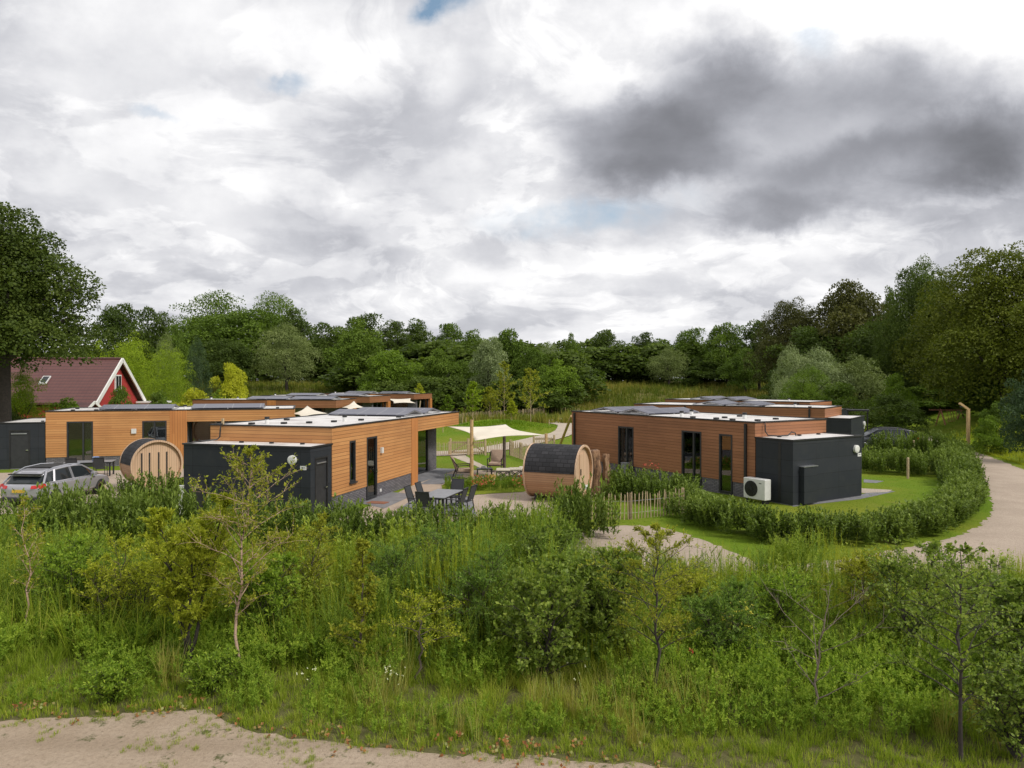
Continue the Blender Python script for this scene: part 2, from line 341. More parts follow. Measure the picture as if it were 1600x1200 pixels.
def leafm(name, dark, mid, light, trans=.30, var=.25, rough=.55):
    dark, mid, light = [tuple(min(.75, q*((1.75 if name.startswith('leaf_') else 1.82) if q < .3 else 1.0)*(1 if k_ < 2 else .72)) for k_, q in enumerate(c)) for c in (dark, mid, light)]
    m = bpy.data.materials.new(name); m.use_nodes = True; MAT[name] = m; t = NT(m.node_tree); t.N.clear()
    at = t.new('ShaderNodeAttribute'); at.attribute_name = 'v'
    oi = t.new('ShaderNodeObjectInfo')
    f = t.math('ADD', at.outputs['Fac'], t.math('MULTIPLY', t.math('SUBTRACT', oi.outputs['Random'], .5), var), clamp=True)
    c = t.ramp(f, [(0, dark), (.5, mid), (1, light)])
    p = t.new('ShaderNodeBsdfPrincipled'); t.ln(c, p.inputs['Base Color']); p.inputs['Roughness'].default_value = rough; p.inputs['Specular IOR Level'].default_value = .14
    tl = t.new('ShaderNodeBsdfTranslucent'); t.ln(t.mix(1.0, c, (1.25, 1.35, .7, 1), 'MULTIPLY'), tl.inputs[0])
    mx = t.new('ShaderNodeMixShader'); mx.inputs[0].default_value = trans; t.ln(p.outputs[0], mx.inputs[1]); t.ln(tl.outputs[0], mx.inputs[2])
    o = t.new('ShaderNodeOutputMaterial'); t.ln(mx.outputs[0], o.inputs[0])
    return m
leafm('leaf_oak', (.022, .034, .010), (.036, .054, .012), (.062, .080, .018))
leafm('leaf_mid', (.034, .056, .012), (.058, .092, .016), (.095, .135, .024))
leafm('leaf_dark', (.028, .044, .013), (.044, .066, .017), (.070, .096, .024), .38)
leafm('leaf_brown', (.030, .034, .014), (.044, .047, .017), (.068, .066, .022))
leafm('leaf_lime', (.085, .125, .012), (.135, .185, .016), (.19, .24, .025))
leafm('leaf_yellow', (.14, .155, .012), (.24, .25, .02), (.34, .33, .035))
leafm('leaf_grey', (.060, .080, .034), (.100, .125, .056), (.155, .18, .095))
leafm('leaf_silver', (.085, .11, .066), (.14, .17, .11), (.21, .24, .165))
leafm('leaf_fresh', (.050, .085, .012), (.080, .125, .016), (.12, .17, .024))
leafm('leaf_hillside', (.034, .046, .008), (.060, .074, .011), (.095, .105, .016))
leafm('leaf_blue', (.022, .040, .024), (.034, .056, .034), (.055, .080, .048))
leafm('leaf_laurel', (.030, .050, .012), (.070, .102, .022), (.135, .175, .050), .26, .1, .45)
leafm('weed', (.045, .072, .014), (.115, .155, .026), (.20, .235, .050), .42, .1)
leafm('weed_blue', (.034, .062, .018), (.085, .138, .034), (.17, .23, .065), .42, .1)
leafm('herb', (.05, .085, .014), (.12, .18, .028), (.22, .27, .05), .42, .1)
leafm('weed_yellow', (.09, .11, .014), (.19, .21, .025), (.29, .29, .05), .45, .1)
leafm('grassblade', (.080, .12, .016), (.16, .205, .026), (.29, .28, .08), .45, .1)
leafm('drygrass', (.13, .12, .035), (.22, .19, .065), (.36, .29, .13), .35, .1)
leafm('meadow', (.055, .075, .014), (.095, .105, .022), (.16, .135, .040), .3, .1)
leafm('lawnblade', (.065, .11, .012), (.095, .15, .015), (.15, .20, .028), .35, .1)
leafm('sap_green', (.075, .088, .014), (.155, .165, .024), (.26, .25, .045), .42, .15)
leafm('alder_leaf', (.045, .072, .018), (.10, .14, .032), (.18, .215, .06), .36, .15, .4)
leafm('dead_leaf', (.12, .05, .03), (.20, .09, .045), (.30, .18, .10), .2, .1)
leafm('petal_red', (.40, .02, .03), (.55, .04, .05), (.6, .2, .1), .2, .1)
leafm('petal_orange', (.45, .15, .03), (.6, .3, .05), (.55, .45, .12), .2, .1)
leafm('petal_yellow', (.5, .45, .04), (.6, .55, .06), (.7, .65, .1), .2, .1)
leafm('petal_white', (.6, .6, .55), (.7, .7, .65), (.8, .8, .75), .2, .1)

# ------------------------------------------------------------------ object helpers
def link(o, parent=None):
    col.objects.link(o)
    if parent is not None: o.parent = parent
    return o
def tag(o, label=None, cat=None, group=None, kind=None):
    if label: o['label'] = label
    if cat: o['category'] = cat
    if group: o['group'] = group
    if kind: o['kind'] = kind
    return o
def thing(name, label, cat, loc=(0,0,0), rotz=0, group=None):
    o = bpy.data.objects.new(name, None); link(o); o.location = loc; o.rotation_euler = (0, 0, rotz); o.empty_display_size = .3
    return tag(o, label, cat, group)
def clone(root, loc, rotz, label=None, scale=None):
    r = root.copy(); col.objects.link(r); r.location = loc; r.rotation_euler = (0, 0, rotz)
    if scale is not None: r.scale = scale
    if label: r['label'] = label
    for ch in list(root.children):
        c = ch.copy(); col.objects.link(c); c.parent = r
        for g in ch.children:
            d = g.copy(); col.objects.link(d); d.parent = c
    return r
class MB:
    def __init__(s, mx=1): s.V = []; s.Fc = []; s.mx = mx; s.M = None
    def _add(s, vs, fs):
        k = len(s.V)
        for v in vs:
            v = Vector(v)
            if s.M is not None: v = s.M @ v
            s.V.append((v.x*s.mx, v.y, v.z))
        for f in fs:
            f = [i+k for i in f]
            s.Fc.append(f if s.mx > 0 else f[::-1])
    def box(s, x0, x1, y0, y1, z0, z1):
        x0, x1 = sorted((x0, x1)); y0, y1 = sorted((y0, y1)); z0, z1 = sorted((z0, z1))
        s._add([(x0,y0,z0),(x1,y0,z0),(x1,y1,z0),(x0,y1,z0),(x0,y0,z1),(x1,y0,z1),(x1,y1,z1),(x0,y1,z1)],
               [(0,3,2,1),(4,5,6,7),(0,1,5,4),(1,2,6,5),(2,3,7,6),(3,0,4,7)]); return s
    def bar(s, p, q, w, t=None, up=(0,0,1)):
        p = Vector(p); q = Vector(q); t = t or w; a = (q-p).normalized(); upv = Vector(up)
        if abs(a.dot(upv)) > .98: upv = Vector((0,1,0))
        r = a.cross(upv).normalized(); n = r.cross(a).normalized(); vs = []
        for c in (p, q):
            for i, j in ((-1,-1),(1,-1),(1,1),(-1,1)): vs.append(c + r*w/2*i + n*t/2*j)
        s._add(vs, [(0,1,2,3),(7,6,5,4),(0,4,5,1),(1,5,6,2),(2,6,7,3),(3,7,4,0)]); return s
    def tube(s, pts, rad, n=8, cap=True):
        pts = [Vector(p) for p in pts]; rad = rad if isinstance(rad, (list, tuple)) else [rad]*len(pts); vs = []; fs = []
        for i, p in enumerate(pts):
            a = (pts[min(i+1, len(pts)-1)] - pts[max(i-1, 0)]).normalized()
            ref = Vector((0,0,1)) if abs(a.z) < .9 else Vector((1,0,0))
            r = a.cross(ref).normalized(); m = a.cross(r)
            for k in range(n):
                th = 2*PI*k/n; vs.append(p + (r*math.cos(th) + m*math.sin(th))*rad[i])
        for i in range(len(pts)-1):
            for k in range(n):
                fs.append((i*n+k, (i+1)*n+k, (i+1)*n+(k+1)%n, i*n+(k+1)%n)[::-1])
        if cap: fs.append(tuple(range(n))[::-1]); fs.append(tuple(range((len(pts)-1)*n, len(pts)*n)))
        s._add(vs, fs); return s
    def poly(s, pts): s._add(pts, [tuple(range(len(pts)))]); return s
    def build(s, name, m, parent=None, smooth=False, bevel=0):
        me = bpy.data.meshes.new(name); me.from_pydata(s.V, [], s.Fc); me.update()
        if smooth: me.shade_smooth()
        me.materials.append(MAT[m]); o = bpy.data.objects.new(name, me); link(o, parent)
        if bevel:
            b = o.modifiers.new('bevel', 'BEVEL'); b.width = bevel; b.segments = 2; b.limit_method = 'ANGLE'
        return o
def struct(o): o['kind'] = 'structure'; return o
def npmesh(name, V, Q, v=None):
    me = bpy.data.meshes.new(name); V = np.ascontiguousarray(V, np.float32); Q = np.ascontiguousarray(Q, np.int32)
    me.vertices.add(len(V)); me.vertices.foreach_set('co', V.ravel())
    me.loops.add(len(Q)*4); me.loops.foreach_set('vertex_index', Q.ravel())
    me.polygons.add(len(Q)); me.polygons.foreach_set('loop_start', np.arange(0, len(Q)*4, 4, dtype=np.int32))
    me.update(calc_edges=True)
    if v is not None:
        a = me.attributes.new('v', 'FLOAT', 'POINT'); a.data.foreach_set('value', np.ascontiguousarray(v, np.float32))
    return me
def nrm(a): return a/np.maximum(np.linalg.norm(a, axis=-1, keepdims=True), 1e-9)
class Leaves:
    """accumulates quads: leaf diamonds and blades; one 'v' value each"""
    def __init__(s): s.V = []; s.Q = []; s.A = []; s.n = 0
    def add(s, V, Q, A): s.V.append(V); s.Q.append(Q + s.n); s.A.append(A); s.n += len(V)
    def leaf(s, P, D, N, L, Wd, v):
        D = nrm(D); S = nrm(np.cross(D, N)); N2 = np.cross(S, D)
        L = np.asarray(L)[:, None]; Wd = np.asarray(Wd)[:, None]
        a = P; b = P + D*L*.5 + S*Wd*.5 + N2*L*.06; c = P + D*L; d = P + D*L*.5 - S*Wd*.5 + N2*L*.06
        V = np.stack([a, b, c, d], 1).reshape(-1, 3); n = len(P); Q = np.arange(n*4).reshape(n, 4)
        s.add(V, Q, np.repeat(v, 4))
    def blade(s, P, h, bd, bend, wd, v, seg=2):
        """P base, h height, bd unit xy bend direction, bend amount (m), wd width"""
        n = len(P); side = np.stack([-bd[:,1], bd[:,0], np.zeros(n)], 1); rings = []
        for k in range(seg+1):
            t = k/seg; c = P.copy(); c[:, 2] += h*(t - .25*t*t*np.minimum(bend/np.maximum(h, .01), 1.5)); c[:, :2] += bd*(bend*t*t)[:, None]
            w_ = (wd*(1-t**1.6)*.5 + .0008)[:, None]
            rings.append(c - side*w_); rings.append(c + side*w_)
        V = np.stack(rings, 1).reshape(-1, 3); m = 2*(seg+1); b = (np.arange(n)*m)[:, None]
        Q = np.concatenate([b + np.array([2*k, 2*k+1, 2*k+3, 2*k+2]) for k in range(seg)], 1).reshape(-1, 4)
        s.add(V, Q, np.repeat(v, m))
    def arrays(s): return np.concatenate(s.V), np.concatenate(s.Q), np.concatenate(s.A)
    def build(s, name, m, parent=None):
        V, Q, A = s.arrays(); me = npmesh(name, V, Q, A); me.materials.append(MAT[m])
        return link(bpy.data.objects.new(name, me), parent)
def stamp(out, tmpl, P, sc_, rz, dv, lean=None):
    """copies template arrays (V,Q,A) to many places"""
    V, Q, A = tmpl; n = len(P); c, s_ = np.cos(rz), np.sin(rz); sc3 = sc_ if sc_.ndim == 2 else np.repeat(sc_[:, None], 3, 1)
    X = V[None, :, 0]*sc3[:, 0:1]; Y = V[None, :, 1]*sc3[:, 1:2]; Z = V[None, :, 2]*sc3[:, 2:3]
    XX = X*c[:, None] - Y*s_[:, None] + P[:, 0:1]; YY = X*s_[:, None] + Y*c[:, None] + P[:, 1:2]; ZZ = Z + P[:, 2:3]
    if lean is not None: XX = XX + Z*lean[:, 0:1]; YY = YY + Z*lean[:, 1:2]
    VV = np.stack([XX, YY, ZZ], 2).reshape(-1, 3); QQ = (Q[None] + (np.arange(n)*len(V))[:, None, None]).reshape(-1, 4)
    AA = np.clip(A[None] + dv[:, None], 0, 1).reshape(-1)
    out.add(VV, QQ, AA)
def tubes_np(out, paths, sides=5):
    for pts, rad in paths:
        pts = np.asarray(pts, float); rad = np.asarray(rad, float); n = len(pts)
        T = nrm(np.gradient(pts, axis=0)); ref = np.where(np.abs(T[:, 2:3]) < .9, np.array([[0, 0, 1.]]), np.array([[1., 0, 0]]))
        Rr = nrm(np.cross(T, ref)); M = np.cross(T, Rr); th = np.arange(sides)*2*PI/sides
        V = pts[:, None] + (Rr[:, None]*np.cos(th)[None, :, None] + M[:, None]*np.sin(th)[None, :, None])*rad[:, None, None]
        V = V.reshape(-1, 3); Q = []
        for i in range(n-1):
            for k in range(sides): Q.append((i*sides+k, i*sides+(k+1) % sides, (i+1)*sides+(k+1) % sides, (i+1)*sides+k))
        out.add(V, np.array(Q), np.full(len(V), .5))

# ------------------------------------------------------------------ ground, road, paths
def axis(lo, hi, mid0, mid1, fine, coarse):
    a = list(np.arange(mid0, mid1+1e-6, fine)); x = mid0; st = fine
    pre = []
    while x > lo: st = min(st*1.25, coarse); x -= st; pre.append(x)
    x = mid1; st = fine; post = []
    while x < hi: st = min(st*1.25, coarse); x += st; post.append(x)
    return np.array(pre[::-1] + a + post)
gx = axis(-700, 700, -40, 70, 1.5, 60); gy = axis(-60, 1100, -5, 190, 1.5, 60)
GX, GY = np.meshgrid(gx, gy); GZ = terr(GX, GY)
V = np.stack([GX, GY, GZ], 2).reshape(-1, 3); nx = len(gx)
ii, jj = np.meshgrid(np.arange(len(gy)-1), np.arange(nx-1), indexing='ij'); b0 = (ii*nx+jj).reshape(-1)
me = npmesh('ground', V, np.stack([b0, b0+1, b0+nx+1, b0+nx], 1)); me.materials.append(MAT['grass_ground']); me.shade_smooth()
struct(link(bpy.data.objects.new('ground', me)))
def smoothpoly(pts, it=2, closed=True):
    for _ in range(it):
        q = []
        for i in range(len(pts)):
            a = pts[i]; b = pts[(i+1) % len(pts)]
            q += [(a[0]*.75+b[0]*.25, a[1]*.75+b[1]*.25), (a[0]*.25+b[0]*.75, a[1]*.25+b[1]*.75)]
        pts = q
    return pts
def sheet(name, pts, z, m, it=2, rag=0.0, follow=False):
    import bmesh
    pts = smoothpoly(pts, it) if it else pts
    if rag:
        q = []; rnd = random.Random(name)
        for i in range(len(pts)):
            a = Vector(pts[i]); b = Vector(pts[(i+1) % len(pts)]); n = max(1, int((b-a).length/.18))
            for k in range(n):
                p = a.lerp(b, k/n); q.append((p.x+rnd.gauss(0, rag), p.y+rnd.gauss(0, rag)))
        pts = q
    from mathutils.geometry import delaunay_2d_cdt
    n = len(pts); vc, _e, fc, _a, _b, _c = delaunay_2d_cdt([Vector(p) for p in pts], [(i, (i+1) % n) for i in range(n)], [], 1, 1e-5)
    bm = bmesh.new(); vs = [bm.verts.new((v.x, v.y, z)) for v in vc]
    for f in fc: bm.faces.new([vs[i] for i in f])
    if follow:
        bmesh.ops.subdivide_edges(bm, edges=[e for e in bm.edges if e.calc_length() > 3], cuts=3, use_grid_fill=True)
        for v in bm.verts: v.co.z = z + tz(v.co.x, v.co.y) + .045
    bm.normal_update()
    for f in bm.faces:
        if f.normal.z < 0: f.normal_flip()
    me = bpy.data.meshes.new(name); bm.to_mesh(me); bm.free(); me.materials.append(MAT[m])
    return struct(link(bpy.data.objects.new(name, me)))
SE = [(-300, 1128), (0, 1127), (140, 1122), (280, 1112), (330, 1116), (380, 1142), (500, 1160), (640, 1176), (820, 1186), (1000, 1190), (1080, 1204), (1200, 1240), (1700, 1290)]
sand_edge = [G(*p) for p in SE]
def sand_d(px): return F*H/(np.interp(px, [p[0] for p in SE], [p[1] for p in SE]) - HY)
sheet('sandy_track', sand_edge + [(9, 2), (-14, 2), (-14, 9)], .004, 'sand', 1, .05)
road = [G(1514, 704), G(1523, 722), G(1532, 738), G(1546, 765), G(1552, 792), G(1542, 815), G(1500, 838), G(1440, 852), G(1380, 863), G(1300, 878), G(1200, 885),
        G(1158, 868), G(1120, 852), G(1070, 833), G(1015, 821), G(950, 822), G(905, 832), G(890, 850), G(905, 880), G(950, 900), G(1200, 935), G(1480, 930), G(1700, 920), G(1850, 900), G(1800, 850), G(1700, 790), G(1620, 742), G(1560, 718), G(1521, 705)]
sheet('gravel_road', road, .004, 'gravel', 1, .06)
sheet('gravel_terrace', [G(515, 815), G(560, 800), G(652, 755), G(690, 738), G(706, 733), G(740, 735), G(800, 735), G(880, 738), G(905, 765), G(905, 800), G(860, 812), G(740, 812), G(620, 825)], .004, 'gravel', 1, .02)
sheet('flower_bed_soil', [G(690, 756), G(720, 752), G(835, 750), G(838, 768), G(760, 772), G(715, 777), G(692, 768)], .016, 'grass_ground', 1, .03)
sheet('terrace_slabs', [G(560, 786), G(602, 768), G(648, 773), G(600, 795)], .010, 'slab', 0)
sheet('dining_slabs', [G(618, 800), G(650, 776), G(735, 776), G(745, 806)], .010, 'slab', 0)
sheet('lounge_slabs', [G(655, 757), G(690, 741), G(726, 741), G(690, 757)], .010, 'slab', 0)
sheet('garden_path', [G(704, 712), G(716, 718), G(735, 725), G(760, 735), G(772, 735), G(745, 722), G(728, 713), G(722, 706), G(708, 706)], .006, 'path_grit', 1, .02)
sheet('curving_path', [G(880, 660), G(896, 662), G(900, 672), G(895, 680), G(868, 688), G(835, 695), G(790, 705), G(725, 712), G(690, 713), G(560, 716), G(560, 709), G(690, 706), G(730, 704), G(790, 693), G(840, 682), G(866, 676), G(873, 668), G(866, 663), G(840, 660), G(838, 657)], .008, 'path_grit', 1, .02, True)
sheet('upper_path', [G(832, 658.5), G(850, 653.5), G(905, 654), G(905, 657), G(866, 657.5), G(858, 660.5), G(838, 662)], .012, 'path_grit', 1, 0, True)
sheet('left_path', [G(715, 666), G(735, 662.5), G(757, 658.5), G(757, 660.5), G(738, 665), G(720, 669)], .012, 'path_grit', 1, 0, True)
sheet('shed_slabs', [G(1228, 786), G(1350, 772), G(1362, 765), G(1400, 768), G(1345, 780), G(1240, 792)], .006, 'slab', 0)
sheet('entry_path', [G(1340, 763), G(1395, 766), G(1388, 769), G(1345, 771)], .011, 'path_grit', 0)
sheet('lawn_slab', [G(1350, 749), G(1382, 752), G(1370, 755), G(1350, 754)], .006, 'slab', 0)
sheet('side_slabs', [G(-60, 740), G(75, 738), G(300, 732), G(300, 742), G(205, 765), G(-60, 760)], .006, 'gravel', 0)
sheet('car_park', [G(-60, 765), G(75, 762), G(190, 760), G(185, 790), G(60, 800), G(-150, 815)], .010, 'gravel', 1)
sheet('back_track', [G(1420, 683), G(1475, 674), G(1530, 681), G(1490, 695)], .006, 'path_grit', 1)

# ------------------------------------------------------------------ bungalows
def wallpanel(mb, ax, c0, c1, a0, a1, z0, z1, ops):
    """wall slab between c0..c1 on axis ax, spanning a0..a1, with openings (a,b,z0,z1)"""
    def bx(p, q, r_, s_):
        if q-p < 1e-4 or s_-r_ < 1e-4: return
        if ax == 'x': mb.box(c0, c1, p, q, r_, s_)
        else: mb.box(p, q, c0, c1, r_, s_)
    ops = sorted([(max(a, a0), min(b, a1), max(c, z0), min(d, z1)) for a, b, c, d in ops if b > a0 and a < a1 and d > z0 and c < z1])
    cur = a0
    for a, b, c, d in ops:
        bx(cur, a, z0, z1); bx(a, b, z0, c); bx(a, b, d, z1); cur = b
    bx(cur, a1, z0, z1)
def window(par, s, ax, c, a, b, z0, z1, name='window', mullions=(), curtain=None, handle=False, sill=False, inward=1):
    """frame in an opening; c = outer wall plane, inward = direction into the house"""
    f = MB(s); g = MB(s); e = inward
    def bx(mb, p, q, r_, s_, d0, d1):
        if ax == 'x': mb.box(c+e*d0, c+e*d1, p, q, r_, s_)
        else: mb.box(p, q, c+e*d0, c+e*d1, r_, s_)
    t = .075
    bx(f, a, a+t, z0, z1, -.012, .11); bx(f, b-t, b, z0, z1, -.012, .11); bx(f, a+t, b-t, z1-t, z1, -.012, .11); bx(f, a+t, b-t, z0, z0+t, -.012, .11)
    for m_ in mullions: x = a+(b-a)*m_; bx(f, x-.04, x+.04, z0+t, z1-t, -.002, .10)
    fo = f.build(name, 'dark_frame', par)
    bx(g, a+t, b-t, z0+t, z1-t, .05, .065); g.build('pane', 'glass', fo)
    if handle:
        h = MB(s); zz = z0+1.05; bx(h, b-t-.11, b-t+.01, zz, zz+.03, -.07, -.05); bx(h, b-t-.01, b-t+.02, zz-.08, zz+.1, -.05, -.02); h.build('handle', 'chrome', fo)
    if sill:
        h = MB(s); bx(h, a-.05, b+.05, z0-.05, z0-.002, -.08, .05); h.build('sill', 'dark_frame', fo)
    if curtain:
        p, q = curtain; k = MB(s); n = 14; xs = [a+(b-a)*(p+(q-p)*i/n) for i in range(n+1)]
        for i in range(n):
            d0 = .2+.05*(i % 2); bx(k, xs[i], xs[i+1], z0+.05, z1-.02, d0, d0+.03)
        k.build('curtain', 'curtain', fo)
    return fo
def tent(par, s, along, p0, p1, q0, q1, z, hgt=.26):
    """east-west pair of solar panels; ridge runs along 'along'"""
    f = MB(s); g = MB(s); mid = (q0+q1)/2
    def P(p, q, zz): return (p, q, zz) if along == 'x' else (q, p, zz)
    for a, b in ((q0, mid), (q1, mid)):
        g._add([P(p0, a, z+.06), P(p1, a, z+.06), P(p1, b, z+hgt), P(p0, b, z+hgt), P(p0, a, z+.09), P(p1, a, z+.09), P(p1, b, z+hgt+.03), P(p0, b, z+hgt+.03)],
               [(0,1,2,3),(7,6,5,4),(0,4,5,1),(1,5,6,2),(2,6,7,3),(3,7,4,0)])
    f.bar(P(p0+.05, mid, z+hgt-.03), P(p1-.05, mid, z+hgt-.03), .045)
    for p in (p0+.02, p1-.02, (p0+p1)/2):
        f.bar(P(p, q0+.03, z+.05), P(p, mid, z+hgt-.02), .04); f.bar(P(p, q1-.03, z+.05), P(p, mid, z+hgt-.02), .04); f.bar(P(p, q0, z+.04), P(p, q1, z+.04), .04)
    go = g.build('solar_panel', 'solar', par); f.build('mounting_frame', 'aluminium', go)
def house(label, org, ang, s, Wd=5.2, L=13.0, pil=(7.1, 7.8), ops=(), sheddep=1.45, shed=(0, None), tim='timber', tents=(), vents=(), full=True, sdoor=None, recess=1.2, closed=False, pipes=()):
    h = thing('bungalow', label, 'bungalow', (org[0], org[1], 0), -R(ang), 'flat-roofed timber bungalows')
    RZ = 3.14; ZP = .6; ZF = 2.48; T = .22; cut = L if closed else pil[1]
    osp = [(o[0], o[1], o[2], o[3]) for o in ops]
    w_ = MB(s); b_ = MB(s)
    wallpanel(w_, 'x', 0, T, 0, (L if closed else pil[0]), ZP, RZ, osp); wallpanel(b_, 'x', .03, T, 0, (L if closed else pil[0]), 0, ZP-.002, osp)
    wallpanel(w_, 'y', .0, T, T, Wd, ZP, RZ, []); wallpanel(b_, 'y', .03, T, T, Wd, 0, ZP-.002, [])            # shed end
    w_.box(Wd-T, Wd, T, L, ZP, RZ); b_.box(Wd-T, Wd-.03, T, L, 0, ZP-.002)                                   # far long side
    if closed:
        w_.box(T, Wd-T, L-T, L, ZP, RZ); b_.box(T, Wd-T, L-T, L-.03, 0, ZP-.002)
    else:
        # fascia over the terrace
        w_.box(0, T, pil[1]-.002, L+.3, ZF, RZ); w_.box(T, Wd-T, L+.08, L+.3, ZF, RZ); w_.box(Wd-T, Wd, L, L+.3, ZF, RZ)
        so_ = MB(s); so_.box(T, Wd-T, pil[1], L+.08, ZF+.1, ZF+.16); so_.build('soffit', 'dark_frame', h)
        p_ = MB(s); p_.box(-.018, T+.02, pil[0], pil[1], 0.0, ZF); p_.box(-.018, -.001, pil[0], pil[1], ZF, RZ-.02)
        p_.build('corner_post', 'timber_post', h)
        p2 = MB(s); p2.box(Wd-.55, Wd+.018, L+.02, L+.318, 0, ZF); p2.build('corner_post', 'timber_post', h)
        # recessed terrace walls
        b_.box(recess, recess+T, L-1.15, L, 0, ZF+.1); b_.box(T, recess, pil[1]-T, pil[1]-.01, 0, ZF+.1) if False else None
        b_.box(T+.022, recess+T, pil[0]+.05, pil[1]-.02, 0, ZF+.1)
        window(h, s, 'x', recess, pil[1]-.01, L-1.16, .02, ZF+.09, 'glass_door', (.5,), (.55, .95))
        window(h, s, 'y', L, recess+T+.01, Wd-.6, .02, ZF+.09, 'glass_door', (.33, .66), (.05, .3), inward=-1)
        b_.box(Wd-.6, Wd-T, L-T, L-.001, 0, ZF+.1)
        fl = MB(s); fl.box(0.02, Wd-.02, pil[1]+.01, L+.28, -.05, .025); fl.build('terrace_floor', 'slab', h)
    w_.build('wall', tim, h); b_.build('plinth', 'brick', h)
    fi = MB(s); fi.box(T, Wd-T, T, (L-T if closed else pil[1]-T), -.05, .04); fi.box(T, Wd-T, 5.3, 5.4, .04, RZ-.05); fi.build('interior_floor', 'interior', h)
    # roof
    Lr = L if closed else L+.3
    rf = MB(s); rf.box(.06, Wd-.06, .06, Lr-.06, RZ-.08, RZ+.02); rfo = rf.build('roof', 'roof_skin', h)
    cp_ = MB(s); e = .03; zc0, zc1 = RZ+.003, RZ+.055
    cp_.box(-e, .07, -e, Lr+e, zc0, zc1); cp_.box(Wd-.07, Wd+e, -e, Lr+e, zc0, zc1); cp_.box(.07, Wd-.07, -e, .07, zc0, zc1); cp_.box(.07, Wd-.07, Lr-.07, Lr+e, zc0, zc1)
    cp_.build('coping', 'black_trim', rfo)
    for (vx, vy, k) in vents:
        v = MB(s)
        if k == 'pipe':
            v.tube([(vx, vy, RZ), (vx, vy, RZ+.20)], .085, 10); o = v.build('vent_pipe', 'white_plastic', rfo)
            v = MB(s); v.tube([(vx, vy, RZ+.201), (vx, vy, RZ+.30)], .10, 10); v.build('vent_cap', 'black_trim', rfo)
        else:
            v.box(vx-.09, vx+.09, vy-.09, vy+.09, RZ+.02, RZ+.10); v.build('roof_drain', 'black_trim', rfo)
    for tt in tents: tent(rfo, s, *tt[:1], *tt[1:], RZ+.02)
    for (a, b, c, d, kw) in ops:
        window(h, s, 'x', 0, a, b, c, d, **kw)
    for y in pipes:
        p = MB(s); p.box(-.09, -.005, y-.05, y+.05, .05, RZ-.05); p.build('downpipe', 'black_trim', h)
    # shed
    x0, x1 = shed[0], (shed[1] or Wd); HS = 2.52
    sh = MB(s); sdo = [(sdoor[0], sdoor[1], .04, 2.16)] if sdoor else []
    wallpanel(sh, 'x', x0, x0+.12, -sheddep, -.035, .04, HS, sdo)
    sh.box(x0+.12, x1, -sheddep, -sheddep+.12, .04, HS); sh.box(x1-.12, x1, -sheddep+.12, -.035, .04, HS)
    sho = sh.build('shed_wall', 'dark_panel', h)
    ba = MB(s); ba.box(x0+.02, x1-.02, -sheddep+.02, -.04, 0, .038); ba.build('shed_base', 'slab', h)
    sr = MB(s); sr.box(x0+.06, x1-.06, -sheddep+.06, -.002, HS-.06, HS+.03); sro = sr.build('shed_roof', 'roof_skin', h)
    sc_ = MB(s); sc_.box(x0-.04, x0+.06, -sheddep-.04, -.002, HS+.004, HS+.06); sc_.box(x1-.06, x1+.04, -sheddep-.04, -.002, HS+.004, HS+.06); sc_.box(x0+.06, x1-.06, -sheddep-.04, -sheddep+.06, HS+.004, HS+.06)
    sc_.build('shed_coping', 'black_trim', sro)
    if full:
        for k in range(3):
            v = MB(s); v.box(x0+.9+k*1.3, x0+1.02+k*1.3, -.5, -.38, HS+.03, HS+.09); v.build('roof_drain', 'black_trim', sro)
    if sdoor:
        d = MB(s); d.box(x0+.03, x0+.07, sdoor[0]+.05, sdoor[1]-.05, .06, 2.10); do = d.build('door', 'dark_frame', h)
        f = MB(s); f.box(x0-.012, x0+.10, sdoor[0], sdoor[0]+.05, .04, 2.16); f.box(x0-.012, x0+.10, sdoor[1]-.05, sdoor[1], .04, 2.16); f.box(x0-.012, x0+.10, sdoor[0]+.05, sdoor[1]-.05, 2.1, 2.16); f.build('door_frame', 'black_trim', do)
        g = MB(s); g.box(x0-.03, x0+.0, sdoor[0]+.1, sdoor[1]-.15, 1.93, 1.97); g.build('door_closer', 'aluminium', do); g = MB(s); g.box(x0-.04, x0-.01, sdoor[1]-.2, sdoor[1]-.08, 1.02, 1.06); g.build('handle', 'chrome', do)
    return h
def wall_lamp(h, s, x, y, z, ax, r=.17, name='wall_lamp'):
    m = MB(s)
    if ax == 'y': m.tube([(x, y, z), (x, y-.03, z), (x, y-.09, z), (x, y-.11, z)], [r*.98, r, r*.96, r*.6], 28)
    else: m.box(x-.10, x, y-.06, y+.06, z-.12, z+.12)
    m.build(name, 'lamp_glass', h, smooth=False)
def number_sign(h, s, x, y, z, w_=.24, hh=.14):
    m = MB(s); m.box(x-w_/2, x+w_/2, y-.015, y, z-hh/2, z+hh/2); o = m.build('number_sign', 'white_plastic', h)
    m = MB(s); m.box(x-.07, x-.005, y-.018, y-.0152, z+.0, z+.02); m.box(x+.012, x+.052, y-.018, y-.0152, z-.02, z+.03); m.build('number_mark', 'dark_frame', o)
door = dict(name='glass_door', handle=True); narrow = dict(name='window', sill=True)
